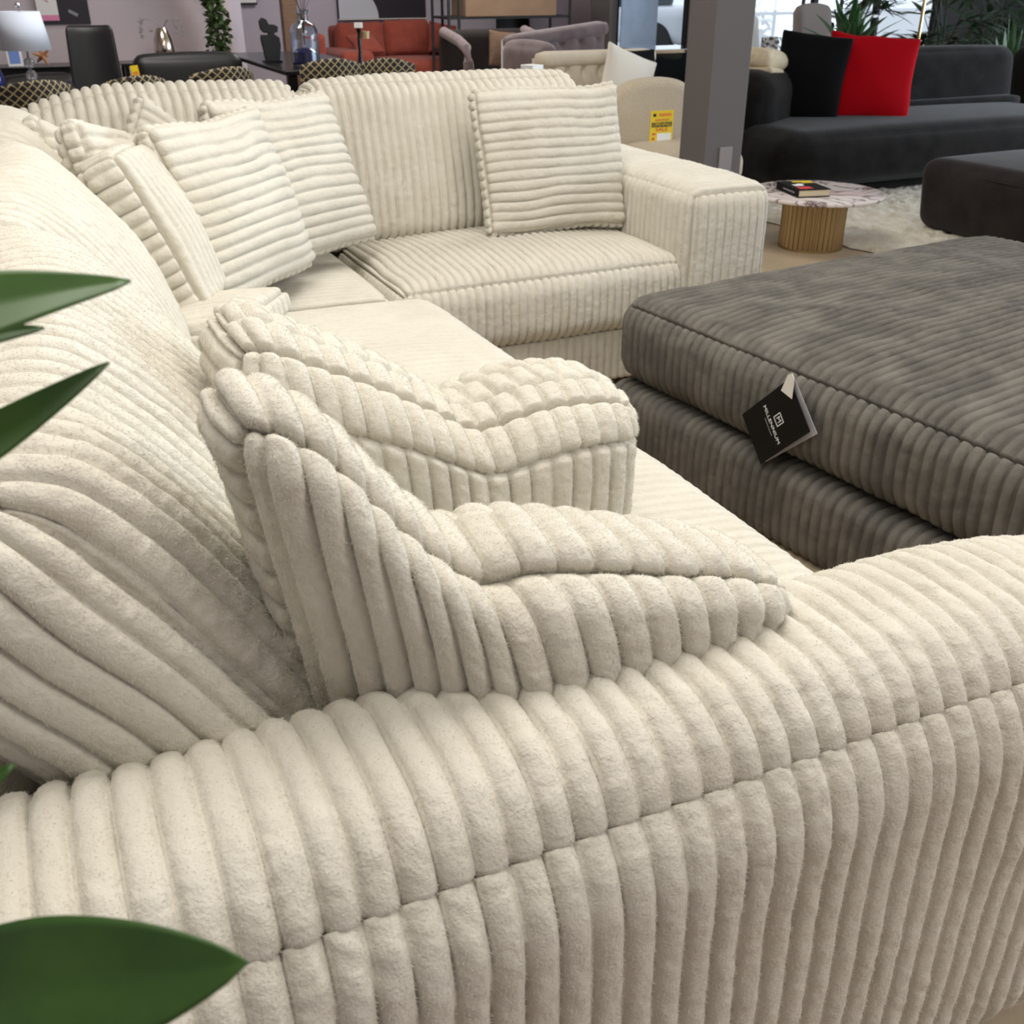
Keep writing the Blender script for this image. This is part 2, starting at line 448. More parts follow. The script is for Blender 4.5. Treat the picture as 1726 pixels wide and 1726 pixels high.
# near arm : x -.42..1.14, y .565..0.86, z .04..0.69
def near_arm():
    hx, hy, hz = 1.01, .155, .325
    def df(P, U):
        P = P.copy()
        top = np.clip(P[:, 2] / hz, 0, 1)
        P[:, 2] += .008 * np.sin(P[:, 0] * 3 + .5) * top
        e = np.clip((P[:, 0] - (hx - .33)) / .33, 0, 1)
        P[:, 2] -= .045 * e ** 2.5 * top
        return P
    P, F = ribbox((hx, hy, hz), .11, (580, 100, 150), ribs={'z': 0, 'y': 0, 'x': 1}, pitch=PT, amp=.0135,
                  seams=[('+z', '-y'), ('+z', '+x'), ('-y', '+x'), ('+y', '+x'), ('-z', '-y'), ('-z', '+y')],
                  puff={'+z': .03, '-y': .012, '+x': .02}, pe=.6, groove=.0004, gw=.004, seamw=.0012, phase={'-y': .09}, seed=3, fur=.0020, deform=df,
                  T=TR((.24, .722, .365)))
    o = link_mesh('arm', P, F, cr, sof); nap(o, 360000, 7); o['label'] = 'near corded arm filling the foreground'
near_arm()
def far_arm():
    P, F = ribbox((.165, .55, .325), .05, (60, 150, 90), ribs={'z': 1, 'x': 1, 'y': 0}, pitch=PT, amp=.0165,
                  seams=[('+z', '-y'), ('-y', '+x'), ('-y', '-x'), ('-z', '-y')], puff={'+z': .02, '-y': .012, '-x': .01}, pe=.5, seed=5, fur=.001,
                  T=TR((2.275, 3.60, .365)))
    link_mesh('arm', P, F, cr, sof)['label'] = 'far corded arm beside the round table'
far_arm()
# seat cushions on the long side  (ribs run across the seat, x direction; repeated along y)
for i, (y0, y1) in enumerate(((.87, 1.95), (1.95, 3.03))):
    P, F = ribbox((.49, (y1 - y0) / 2 - .004, .115), .085, (110, 240, 24), ribs={'z': 1, 'x': 1, 'y': 0}, pitch=.031, amp=.010,
                  seams=[('+z', '+x'), ('+z', '-y'), ('+z', '+y'), ('-y', '+x'), ('+y', '+x')], puff={'+z': .04, '+x': .025}, pe=.8, seed=11 + i, fur=.0014,
                  T=TR((.64, (y0 + y1) / 2, .345)))
    link_mesh('seat_cushion', P, F, cr, sof)
# corner seat cushion
P, F = ribbox((.42, .40, .115), .05, (90, 160, 24), ribs={'z': 1, 'x': 1, 'y': 0}, pitch=.031, amp=.005,
              seams=[('+z', '+x'), ('+z', '-y'), ('-y', '+x')], puff={'+z': .03}, pe=.5, seed=15, fur=.001, T=TR((.58, 3.44, .345)))
link_mesh('seat_cushion', P, F, cr, sof)
# far seat cushion (ribs run front to back, repeated along x)
P, F = ribbox((.548, .36, .115), .065, (380, 90, 36), ribs={'z': 0, 'y': 0, 'x': 1}, pitch=.031, amp=.0165,
              seams=[('+z', '-y'), ('+z', '+x'), ('+z', '-x'), ('-y', '+x'), ('-y', '-x')], puff={'+z': .045, '-y': .012}, pe=.75, seed=17, fur=.001,
              phase={'-y': .1}, T=TR((1.578, 3.44, .345)))
link_mesh('seat_cushion', P, F, cr, sof)
# plinth bases
P, F = ribbox((.47, 1.07, .10), .015, (10, 250, 20), ribs={'x': 1, 'y': 0}, pitch=.031, amp=.006, seed=19, fur=.0008, T=TR((.63, 1.94, .125)))
link_mesh('base', P, F, cr, sof)
P, F = ribbox((.90, .43, .10), .015, (330, 10, 20), ribs={'y': 0, 'x': 1}, pitch=.031, amp=.011, seed=21, fur=.0008, T=TR((1.2, 3.55, .125)))
link_mesh('base', P, F, cr, sof)
# back frames
P, F = ribbox((.13, 1.58, .37), .05, (20, 280, 40), ribs={'x': 1, 'z': 1, 'y': 0}, pitch=PT, amp=.008, seed=23, fur=.0012, T=TR((-.22, 2.48, .42)))
link_mesh('back_frame', P, F, cr, sof)
P, F = ribbox((1.25, .11, .37), .05, (300, 16, 40), ribs={'y': 0, 'z': 0, 'x': 1}, pitch=PT, amp=.008, seed=24, fur=.001, T=TR((.85, 4.15, .42)))
link_mesh('back_frame', P, F, cr, sof)
# long back cushions (leaning towards -x)
BC = [(.87, 1.95, 26, (90, 330, 190)), (1.95, 3.0, 26, (50, 280, 130)), (3.0, 3.85, 24, (40, 200, 90))]
for i, (y0, y1, lean, nn) in enumerate(BC):
    hy = (y1 - y0) / 2 + .01
    def df(P, U, s=i):
        P = P.copy()
        w = np.clip((U[:, 2] + 1) / 2, 0, 1)
        P[:, 0] += -.05 * w ** 2 + .02 * np.sin(P[:, 1] * 5 + s)
        P[:, 2] += -.03 * (U[:, 1] ** 4) * w
        return P
    P, F = ribbox((.115, hy, .30), .085, nn, ribs={'x': 1, 'z': 1, 'y': 0}, pitch=.036, amp=.013,
                  seams=[('+x', '-y'), ('+z', '-y'), ('+x', '+y'), ('+z', '+y')], puff={'+x': .09, '+z': .05, '-y': .03}, pe=.6, seed=31 + i, fur=.0022,
                  deform=df, T=TR((.015, (y0 + y1) / 2, .73), 0, -lean, 0), crumple=.006, groove=.005)
    o = link_mesh('back_cushion', P, F, cr, sof)
    if i < 2: nap(o, (230000, 80000)[i], 3 + i)
# far back cushions (leaning towards +y)
for i, (x0, x1) in enumerate(((.0, .955), (.965, 2.08))):
    P, F = ribbox(((x1 - x0) / 2, .10, .285), .075, (330, 30, 120), ribs={'y': 0, 'z': 0, 'x': 1}, pitch=.034, amp=.017,
                  seams=[('-y', '+x'), ('-y', '-x')], puff={'-y': .055, '+z': .02}, pe=.5, seed=41 + i, fur=.001, T=TR(((x0 + x1) / 2, 3.88, .725), -13, 0, 0),
                  deform=(lambda P, U: P - np.outer(.07 * np.clip(-.35 - U[:, 0], 0, 1) ** 1.5 * 2 * np.clip(U[:, 2], 0, 1), (0, 0, 1))) if i == 0 else None)
    link_mesh('back_cushion', P, F, cr, sof)

# ------------------------------------------------------------------ throw pillows
def pillow(label, loc, rot, w, hgt, gus, puff, n, horiz=False, pitch=.034, amp=.012, seed=0, concave=.035, deform=None, cuts=(), fur=.0013, crumple=.008, pe=.62, m=None, top_puff=0, hair=0):
    base = M['cream'] if m is None else m
    hx, hz = w / 2, hgt / 2
    def df(P, U):
        P = P.copy()
        P[:, 0] *= 1 - concave * (1 - U[:, 2] ** 2)
        P[:, 2] *= 1 - concave * (1 - U[:, 0] ** 2)
        if deform is not None: P = deform(P, U)
        return P
    ax = 2 if horiz else 0
    ribs = {'y': ax, 'z': 0, 'x': 2}
    P, F = ribbox((hx, gus / 2, hz), gus / 2 * .7, n, ribs=ribs, pitch=pitch, amp=amp, seams=ALLSEAM, puff={'+y': puff, '-y': puff, '+z': top_puff}, pe=pe,
                  deform=df, seed=seed, fur=fur, phase={'+z': .5, '-z': .5, '+x': .5, '-x': .5}, cuts=cuts, crumple=crumple, seamw=.014, groove=.004, gw=.006)
    o = link_mesh('throw_pillow', P, F, base, None, loc=loc, rot=[rad(a) for a in rot])
    if hair: nap(o, hair, seed)
    return tag(o, label, 'pillow', 'cream corded throw pillows')

def slump(T_, B_, yc, hx, hz, c):
    T_ = np.array(T_); B_ = np.array(B_); tx = np.linspace(-1, 1, 64)
    def par(A):
        L = np.r_[0, np.cumsum(np.hypot(*np.diff(A, axis=0).T))]; L = L / L[-1] * 2 - 1
        return lambda u: (np.interp(u, L, A[:, 0]) + np.sign(u) * np.clip(np.abs(u) - 1, 0, 1) * hx, np.interp(u, L, A[:, 1]))
    ft, fb = par(T_), par(B_)
    def df(P, U):
        u = P[:, 0] / hx; w = (P[:, 2] / hz + 1) / 2
        X = fb(u)[0] * (1 - w) + ft(u)[0] * w; Zz = fb(u)[1] * (1 - w) + ft(u)[1] * w
        return np.stack([X - c[0], P[:, 1] + yc(u, w) - c[1], Zz - c[2]], 1)
    return df
def smooth_poly(pts, n=40):
    pts = np.array(pts); t = np.linspace(0, 1, len(pts)); tt = np.linspace(0, 1, n)
    o = np.stack([np.interp(tt, t, pts[:, k]) for k in (0, 1)], 1)
    for _ in range(3): o[1:-1] = (o[:-2] + 2 * o[1:-1] + o[2:]) / 4
    return o
cA = (.40, .95, .75)
pillow('large cream corded pillow in front, dented top, lying against the near arm', cA, (0, 0, 0),   .60, .44, .14, .095, (200, 48, 140),
       seed=51, fur=.0020, amp=.0135, pitch=.0345, concave=0, crumple=.009, top_puff=.02, hair=150000,
       deform=slump(smooth_poly([(.115, 1.035), (.155, 1.02), (.205, .98), (.26, .91), (.305, .86), (.345, .825), (.40, .84), (.47, .82), (.55, .795), (.63, .785), (.695, .75)]),
                    [(.20, .50), (.27, .49), (.38, .50), (.52, .53), (.68, .55)],
                    lambda u, w: .975 - (.06 + .06 * w) * np.clip((u + 1) / 2, 0, 1) - .055 * w + .02 * (1 - w), .30, .22, cA))
cB = (.52, 1.36, .70)
pillow('cream corded pillow with pinched brick-like top, second from the near arm', cB, (0, 0, 0), .66, .42, .22, .05, (200, 80, 110),
       seed=53, fur=.0020, amp=.013, pitch=.0345, concave=0, crumple=.007, hair=150000, cuts=[('+z', 1, -.037, .5), ('+z', 1, .037, .5), ('-y', 2, .12, .5)],
       deform=slump(smooth_poly([(.185, .965), (.23, .965), (.31, .92), (.41, .865), (.48, .81), (.53, .775), (.57, .78), (.63, .80), (.70, .80), (.77, .79), (.83, .76)]),
                    [(.22, .50), (.40, .50), (.60, .50), (.80, .50)], lambda u, w: 1.37 + .0 * u, .33, .21, cB))
# pillow leaning on the long back, gusset towards the viewer
pillow('slim cream boxed pillow with ladder-like side, leaning on the long back', (.335, 2.93, .765), (-25, 0, 70), .48, .44, .11, .03, (110, 40, 110), horiz=False, seed=55)
pillow('low cream pillow squashed flat beneath the slim boxed pillow', (.37, 2.66, .555), (80, 0, 60), .36, .34, .06, .03, (80, 24, 80), seed=57)
pillow('cream horizontally corded pillow nearest the sofa corner seat, mid row', (.545, 3.08, .775), (-20, 0, 46), .52, .48, .05, .075, (110, 18, 120), horiz=True, seed=59)
pillow('big cream horizontally corded pillow leaning on the join of the far backs', (.80, 3.42, .78), (-22, 0, 30), .52, .50, .05, .075, (110, 18, 120), horiz=True, seed=61)
pillow('cream pillow with one puckered corner peeking up in the sofa corner', (.44, 3.60, .735), (-14, 38, 20), .42, .42, .05, .06, (90, 16, 90), horiz=True, seed=63)
pillow('cream pillow in the sofa corner showing only a pointed tip at left', (.17, 3.28, .745), (-16, 20, 60), .44, .44, .05, .06, (90, 16, 90), horiz=True, seed=65)
pillow('cream rumpled pillow hidden behind the slim boxed pillow', (.24, 3.02, .80), (-14, 12, 66), .42, .42, .05, .06, (90, 16, 90), horiz=True, seed=67)
pillow('cream square pillow alone at the right end beside the far arm', (1.80, 3.54, .755), (-15, 0, 0), .57, .50, .05, .06, (120, 22, 130), horiz=True, seed=69, concave=.02)

# ------------------------------------------------------------------ grey ottoman
ot = thing('corded_ottoman', 'big grey corded plush ottoman in front of the sectional', 'ottoman', (1.605, 2.665, 0), rad(6))
P, F = ribbox((.85, .80, .118), .07, (360, 460, 34), ribs={'z': 1, 'x': 1, 'y': 0}, pitch=.0325, amp=.018, seams=[('+z', '-x'), ('+z', '+y'), ('+z', '-y'), ('-x', '+y')],
              puff={'+z': .05, '-x': .012}, pe=.85, seed=71, fur=.0013, phase={'-x': .35}, groove=.004, T=TR((.85, -.80, .362)))
link_mesh('top_cushion', P, F, M['grey'], ot)
P, F = ribbox((.86, .79, .10), .03, (300, 420, 30), ribs={'z': 1, 'x': 1, 'y': 0}, pitch=.0325, amp=.017, seed=73, fur=.0012, puff={'-x': .008}, T=TR((.838, -.80, .112)))
link_mesh('base', P, F, M['grey'], ot)

# booklet tag hanging from the ottoman seam
def quad_frame(L, B, R_, Tt):
    L, B, R_, Tt = map(Vector, (L, B, R_, Tt)); c = (L + R_ + B + Tt) / 4
    ex = (B - L).normalized(); ey = (Tt - L); ey = (ey - ex * ey.dot(ex)).normalized(); ez = ex.cross(ey)
    m = Matrix((ex, ey, ez)).transposed().to_4x4(); m.translation = c
    return m, (B - L).length, (Tt - L).length
tf, tw, th_ = quad_frame((1.70, 2.08, .305), (1.70, 1.99, .21), (1.70, 1.85, .375), (1.70, 1.945, .465))
tg = thing('hang_tag', 'black folded booklet tag with white lettering hanging on the grey ottoman', 'tag', (0, 0, 0))
tg.matrix_world = tf; tg.location = tf.translation + Vector((-.062, -.045, .008)); tg.scale = (1.1, 1.1, 1.1)
sgn = 1 if tf.to_3x3().col[2].x < 0 else -1
MB().box((0, 0, .004 * sgn), (tw, th_, .0012)).build('cover', M['cardblack'], tg)
MB().box((.004, .006, -.006 * sgn), (tw, th_, .0010), rot=(0, rad(4), rad(-3))).build('inside_page', M['greypaper'], tg)
print('TAG', tw, th_, sgn, tf)
Tz = Matrix.Translation((0, 0, .0052 * sgn)) @ (Matrix.Identity(4) if sgn > 0 else Matrix.Rotation(math.pi, 4, 'X'))
text_mesh('lettering', 'MILLENNIUM', .0145, M['whiteink'], tg, Matrix.Translation((0, -.012, 0)) @ Tz, sx=1.18)
MB().box((0, -.026, .0053 * sgn), (.045, .0022, .0005)).build('small_print', M['greyink'], tg)
lg = MB()
for (cx, cy, w, hh) in ((0, .016, .026, .0022), (0, -.010 + .0, .026, .0022), (-.012, .003, .0022, .026), (.012, .003, .0022, .026)):
    lg.box((cx, cy + .016, .0053 * sgn), (w, hh, .0006))
lg.build('logo_frame', M['whiteink'], tg)
text_mesh('logo_letter', 'M', .02, M['whiteink'], tg, Matrix.Translation((0, .019, 0)) @ Tz)
wt = MB().prism([(-.022, -.03), (.022, -.03), (.012, .022), (.0, .03), (-.012, .02)], -.001, .001, T=lambda v: (v[1], -v[0], v[2]))
o = wt.build('ribbon_tab', M['tagwhite'], tg)
o.matrix_parent_inverse = Matrix.Identity(4)
o.matrix_basis = tg.matrix_basis.inverted() @ Matrix.Translation((1.629, 1.880, .466)) @ Matrix.Rotation(rad(10), 4, 'X')

# ------------------------------------------------------------------ foreground plant
def leaf_mesh(base, tip, width, up, fold=.18, droop=.0, n=24, k=6, peak=.4, bend=None):
    base, tip, up = Vector(base), Vector(tip), Vector(up).normalized()
    ax = tip - base; L = ax.length; t = ax.normalized(); side = t.cross(up).normalized(); nn = side.cross(t)
    V = []; F = []
    for i in range(n + 1):
        s = i / n
        a = s ** (math.log(.5) / math.log(peak)); w = width * (math.sin(math.pi * min(a, 1)) ** .8 if 0 < a < 1 else 0) + .0004
        c = base + ax * s + nn * (droop * L * math.sin(math.pi * s)) + (Vector(bend) * s * s if bend else Vector())
        for j in range(-k, k + 1):
            f = j / k
            V.append(c + side * (w * f) + nn * (-fold * w * (1 - abs(f)) + .03 * w * math.sin(s * 14 + f * 2)))
    m = 2 * k + 1
    for i in range(n):
        for j in range(m - 1):
            F.append((i * m + j, i * m + j + 1, (i + 1) * m + j + 1, (i + 1) * m + j))
    return V, F
pl = thing('leafy_plant', 'tall leafy green plant at the left edge, nearest the camera', 'plant', (-.16, .47, 0))
def loc_(p): return Vector(p) - Vector((-.16, .47, 0))
def add_leaf(base, tip, width, up, **kw):
    V, F = leaf_mesh(loc_(base), loc_(tip), width, up, **kw)
    o = link_mesh('leaf', V, F, M['leaf'], pl)
    md = o.modifiers.new('thick', 'SOLIDIFY'); md.thickness = .0012
    return o
add_leaf((-.145, .53, 1.18), (.040, .53, 1.236), .021, (-.1, -.6, .7), peak=.42, droop=.12, bend=(0, 0, -.008))
add_leaf((-.10, .53, 1.20), (-.003, .54, 1.207), .008, (.1, -.7, .7), droop=.08)
add_leaf((-.150, .49, 1.125), (.022, .51, 1.195), .0125, (.2, -.65, .7), peak=.42, droop=-.04)
add_leaf((-.150, .46, .97), (-.058, .45, 1.021), .012, (0, -.5, .8))
add_leaf((-.150, .42, .925), (.021, .295, 1.014), .030, (-.1, -.75, .75), peak=.52, droop=.03, fold=.12)
MB().tube([(0, 0, .30), (.01, 0, .7), (-.005, .01, 1.0), (.01, .02, 1.18)], .008, 10, .004).build('stem', M['trunk'], pl, True)
MB().lathe((0, 0, 0), [(.001, 0), (.08, 0), (.088, .02), (.10, .30), (.105, .32), (.096, .32), (.092, .29), (.001, .29)], 32).build('pot', M['pot'], pl, True)
MB().lathe((0, 0, 0), [(.001, .286), (.09, .286), (.088, .300), (.001, .306)], 24).build('soil', M['soil'], pl, True)

# ------------------------------------------------------------------ grey column with plate
cl = thing('square_column', 'grey painted square showroom column', 'column', (3.475, 4.95, 0))
MB().box((.125, .125, 1.6), (.25, .25, 3.2)).build('shaft', M['paint'], cl, bevel=.004)
MB().box((.14, -.004, .45), (.085, .008, .13)).build('cover_plate', M['plate'], cl, bevel=.002)

# ------------------------------------------------------------------ round table + book + rug
rt = thing('side_table', 'round marble-topped table on a fluted brass drum base', 'table', (4.0, 4.6, 0))
MB().lathe((0, 0, 0), [(.001, .282), (.355, .282), (.368, .288), (.368, .298), (.362, .302), (.001, .302)], 64).build('tabletop', M['marble'], rt, True)
MB().lathe((0, 0, 0), [(.001, 0), (.178, 0), (.178, .012), (.165, .014), (.001, .014)], 64).build('foot_ring', M['brass'], rt, True)
MB().lathe((0, 0, 0), [(.172, .012), (.172, .10), (.172, .20), (.172, .282)], 432, .028, 36).build('fluted_drum', M['brass'], rt, True)
bk = thing('hardback_book', 'black hardback book with red and yellow cover lying on the marble table', 'book', (3.90, 4.60, .302), rad(-13))
bk.scale = (1.1, 1.15, 1.1)
MB().box((0, .0, .003), (.17, .235, .004)).box((0, 0, .037), (.17, .235, .004)).box((-.084, 0, .02), (.004, .235, .036)).build('cover', M['cardblack'], bk, bevel=.001)
MB().box((.002, 0, .02), (.160, .225, .029)).build('page_block', M['page'], bk)
MB().box((.03, .085, .0394), (.10, .03, .0006)).box((.05, .055, .0394), (.06, .02, .0006)).build('yellow_band', M['yellow'], bk)
MB().box((-.03, -.07, .0394), (.07, .05, .0006)).build('red_block', M['redink'], bk)
MB().box((-.03, .0, .0394), (.05, .04, .0006)).box((-.01, .02, .0395), (.03, .03, .0006)).build('white_print', M['whiteink'], bk)
MB().box((-.0865, -.02, .02), (.0006, .12, .007)).build('spine_print', M['greyink'], bk)
# rug
def rug():
    nx, ny = 150, 120; X0, X1, Y0, Y1 = 4.18, 7.2, 3.9, 5.75
    u, v = np.meshgrid(np.linspace(0, 1, nx), np.linspace(0, 1, ny), indexing='ij')
    P = np.stack([X0 + (X1 - X0) * u, Y0 + (Y1 - Y0) * v, np.zeros_like(u)], -1).reshape(-1, 3)
    e = np.minimum(np.minimum(u, 1 - u) * 3, np.minimum(v, 1 - v) * 1.85).ravel()
    P[:, 2] = .006 + .026 * np.clip(e / .08, 0, 1) ** .5 + .012 * vnoise(P, 25, 2) * np.clip(e / .05, 0, 1) + .008 * vnoise(P, 55, 3) * np.clip(e / .05, 0, 1)
    edge = np.clip(1 - e / .05, 0, 1)
    P[:, 0] += edge * .035 * vnoise(P, 14, 4); P[:, 1] += edge * .035 * vnoise(P, 14, 5)
    idx = np.arange(nx * ny).reshape(nx, ny)
    F = np.stack([idx[:-1, :-1], idx[1:, :-1], idx[1:, 1:], idx[:-1, 1:]], -1).reshape(-1, 4)
    o = link_mesh('shag_rug', P, F, M['rug'])
    tag(o, 'ivory shaggy rug under the dark sofa and dark ottoman', 'rug')
rug()

# ------------------------------------------------------------------ dark sofa group
ds = thing('dark_sofa', 'long charcoal velvet sofa against the windows at right', 'sofa', (4.45, 5.5, .03))
dv = M['darkvelvet']
soft('seat', (1.55, .52, .245), (3.02, 1.05, .36), dv, ds, r=.14, puff={'+z': .03, '-y': .03, '-x': .03}, n=24)
soft('plinth', (1.58, .58, .045), (2.85, .88, .09), dv, ds, r=.03)
soft('backrest', (1.95, 1.10, .50), (2.30, .30, .66), dv, ds, r=.12, puff={'+z': .02, '-y': .02}, rot=(-8, 0, 0), n=24)
soft('side_back', (.42, .86, .44), (.80, .46, .62), dv, ds, r=.16, puff={'+z': .02, '-x': .03}, rot=(0, 0, 32), n=24)
soft('lumbar_roll', (2.15, .93, .43), (1.9, .12, .10), dv, ds, r=.045, n=16)
d2 = thing('dark_sofa', 'end section of charcoal velvet sofa at the right frame edge', 'sofa', (7.75, 5.6, .03))
soft('seat', (.5, .5, .245), (1.0, 1.0, .36), M['darkbrown'], d2, r=.14, puff={'+z': .03}, n=20)
soft('plinth', (.5, .55, .045), (.9, .8, .09), dv, d2, r=.03)
soft('backrest', (.5, 1.02, .50), (1.0, .30, .66), dv, d2, r=.12, rot=(-8, 0, 0), n=20)
def cushion(name, label, loc, rot, w, hgt, puff, m, seed=0, conc=.06, group=None, gus=.03):
    def df(P, U):
        P = P.copy(); P[:, 0] *= 1 - conc * (1 - U[:, 2] ** 2); P[:, 2] *= 1 - conc * (1 - U[:, 0] ** 2); return P
    P, F = ribbox((w / 2, gus / 2, hgt / 2), gus / 2 * .9, (28, 6, 28), puff={'+y': puff, '-y': puff}, pe=.7, deform=df, crumple=.008, seed=seed)
    o = link_mesh(name, P, F, m, None, loc=loc, rot=[rad(a) for a in rot]); return tag(o, label, 'cushion', group)
cushion('scatter_cushion', 'bright red square cushion on the charcoal sofa', (5.60, 6.05, .72), (-15, 4, -32), .62, .58, .07, M['red'], 3)
cushion('scatter_cushion', 'black square cushion leaning behind the red one', (5.20, 6.22, .72), (-15, 6, -40), .50, .60, .07, M['blackcloth'], 5)
def throw():
    t = thing('folded_throw', 'folded ivory knit throw draped on the end of the charcoal sofa', 'throw', (4.86, 6.35, .79))
    P, F = ribbox((.17, .15, .055), .05, (36, 36, 16), crumple=.01, seed=9, puff={'+z': .03}, T=TR((0, 0, .045), 0, 8, 30))
    link_mesh('folds', P, F, M['throw'], t)
    P, F = ribbox((.14, .13, .02), .018, (20, 20, 8), crumple=.008, seed=10, T=TR((-.03, -.05, -.01), 0, 6, 30))
    link_mesh('under_fold', P, F, M['throw'], t)
    MB().tube([(-.05, -.16, .0), (-.05, -.175, -.03), (-.048, -.178, -.07)], .006, 8, .009).build('tassel', M['throw'], t, True)
throw()
do = thing('velvet_ottoman', 'dark umber velvet block ottoman cut off at the right edge', 'ottoman', (4.75, 4.65, .028))
def dod(P, U):
    P = P.copy(); k = np.clip(-U[:, 2], -1, 1); P[:, 0] *= 1 - .02 * k; P[:, 1] *= 1 - .02 * k; return P
soft('body', (.78, -.62, .20), (1.5, 1.24, .40), M['darkbrown'], do, r=.09, puff={'+z': .03, '-x': .03, '-y': .02}, n=36, deform=dod)
MB().tube([(.035, -1.14, .345), (.008, -.62, .352), (.035, -.10, .345)], .004, 8).build('piping', M['darkbrown'], do, True)

# ------------------------------------------------------------------ middle background right of sectional
dc = thing('dome_chair', 'beige round-backed chair half hidden by the grey column', 'chair', (3.73, 5.85, 0))
def arch(w, hgt, n=28):
    pts = [(-w, .25)]
    for i in range(n + 1):
        a = math.pi - math.pi * i / n
        pts.append((w * math.copysign(abs(math.cos(a)) ** .75, math.cos(a)), .42 + (hgt - .42) * abs(math.sin(a)) ** .75))
    pts.append((w, .25)); return pts
MB().prism(arch(.36, .80), .0, .16).build('backrest', M['beige'], dc, False, bevel=.05, seg=4)
soft('seat', (0, -.28, .33), (.60, .60, .22), M['beige'], dc, r=.09, puff={'+z': .02})
soft('base', (0, -.25, .13), (.54, .5, .26), M['beige'], dc, r=.04)
pt = thing('sale_tag', 'yellow sale price card standing on the beige round chair', 'tag', (3.665, 5.70, .45))
MB().box((0, .0, .09), (.165, .004, .18)).build('card', M['yellow'], pt)
Rx = Matrix.Rotation(rad(90), 4, 'X')
def ptxt(n, t, s, m, x, z, sx=1): return text_mesh(n, t, s, m, pt, Matrix.Translation((x, -.0028, z)) @ Rx, sx=sx)
MB().box((0, -.0022, .099), (.145, .0008, .028)).build('black_strip', M['blackink'], pt)
MB().box((.02, -.0022, .025), (.10, .0008, .045)).build('white_panel', M['whiteink'], pt)
ptxt('lettering', 'OPENING', .030, M['yellow'], 0, .099, 1.0); ptxt('lettering', 'SALE', .028, M['redink'], 0, .070, 1.5)
ptxt('lettering', 'GRAND', .018, M['redink'], 0, .125, 1.6); MB().box((.02, -.0022, .155), (.09, .0008, .018)).build('orange_strip', M['orangeink'], pt)
MB().box((-.055, -.0022, .155), (.022, .0008, .018)).build('emblem', M['blackink'], pt)
MB().box((-.055, -.0022, .045), (.025, .0008, .010)).box((-.058, -.0022, .018), (.018, .0008, .014)).build('price_print', M['redink'], pt)

ct = thing('tufted_sofa', 'cream tufted sofa behind the beige round chair', 'sofa', (3.35, 6.75, 0))
ct.scale = (.58, 1, 1)
def tuft_back(w, hgt, y, rows, cols, z0=.35, depth=.14, slope=0):
    nx, nz = 90, 50
    u, v = np.meshgrid(np.linspace(0, 1, nx), np.linspace(0, 1, nz), indexing='ij'); V = []
    X = u * w; Zz = z0 + v * (hgt - z0 + slope * (u - .5))
    D = np.zeros_like(u)
    for r_ in range(rows):
        for c_ in range(cols):
            uu = (c_ + .5 + (.5 if r_ % 2 else 0)) / cols; vv = (r_ + .7) / (rows + .2)
            D += .035 * np.exp(-(((u - uu) * w / .035) ** 2 + ((v - vv) * (hgt - z0) / .035) ** 2))
    bulge = .05 * (np.clip(1 - (2 * u - 1) ** 4, 0, 1) * np.clip(1 - (2 * v - 1) ** 6, 0, 1)) ** .5
    f = np.stack([X, y - bulge + D, Zz], -1).reshape(-1, 3); b = np.stack([X, y + depth + 0 * u, Zz], -1).reshape(-1, 3)
    idx = np.arange(nx * nz).reshape(nx, nz); k = nx * nz
    F = np.stack([idx[:-1, :-1], idx[1:, :-1], idx[1:, 1:], idx[:-1, 1:]], -1).reshape(-1, 4)
    F2 = F[:, ::-1] + k
    rim = np.concatenate([idx[:, 0], idx[-1, 1:], idx[-2::-1, -1], idx[0, -2::-1]])
    F3 = np.stack([rim[:-1], rim[:-1] + k, rim[1:] + k, rim[1:]], -1)
    return np.concatenate([f, b]), np.concatenate([F, F2, F3])
P, F = tuft_back(1.5, .86, 0, 3, 7); link_mesh('backrest', P, F, M['creamfab'], ct)
soft('top_roll', (.75, .02, .86), (1.56, .16, .10), M['creamfab'], ct, r=.049)
soft('seat', (.75, -.33, .36), (1.3, .62, .18), M['creamfab'], ct, r=.06)
soft('base', (.75, -.3, .15), (1.4, .6, .28), M['creamfab'], ct, r=.03)
for x in (.06, 1.44):
    P, F = ribbox((.09, .34, .30), .08, (10, 16, 14), puff={'+z': .02}, T=TR((x, -.30, .40))); link_mesh('arm', P, F, M['creamfab'], ct)
cushion('scatter_cushion', 'ivory pointed cushion on the cream tufted sofa', (3.88, 6.5, .72), (-10, 20, 6), .44, .40, .05, M['ivory'], 7)
cushion('scatter_cushion', 'black cushion at the back of the cream tufted sofa', (4.02, 6.64, .77), (-14, 0, 0), .34, .30, .05, M['blackcloth'], 8)
mt = thing('mirrored_cabinet', 'smoked mirror cabinet behind the cream tufted sofa', 'cabinet', (4.42, 7.0, 0))
MB().box((.25, .2, .44), (.62, .4, .84)).build('carcass', M['mirror'], mt, bevel=.004)
MB().box((.25, .2, .87), (.68, .44, .03)).build('top', M['chrome'], mt, bevel=.004)
wb = thing('boxed_speaker', 'small white boxed gadget behind the far back cushion', 'box', (2.99, 6.15, .73))
MB().box((0, 0, .075), (.10, .10, .15), rot=(0, 0, .4)).build('carton', M['white'], wb, bevel=.003)
MB().box((-.0215, -.0475, .06), (.058, .002, .075), rot=(0, 0, .4)).build('front_print', M['bluegrey'], wb)
wt_ = thing('console_table', 'narrow dark console table behind the far back cushion', 'table', (2.98, 6.15, 0))
MB().box((0, 0, .715), (.8, .3, .03)).build('tabletop', M['black'], wt_, bevel=.003)
for sx in (-1, 1):
    for sy in (-1, 1): MB().box((sx * .37, sy * .12, .35), (.03, .03, .70)).build('leg', M['black'], wt_)

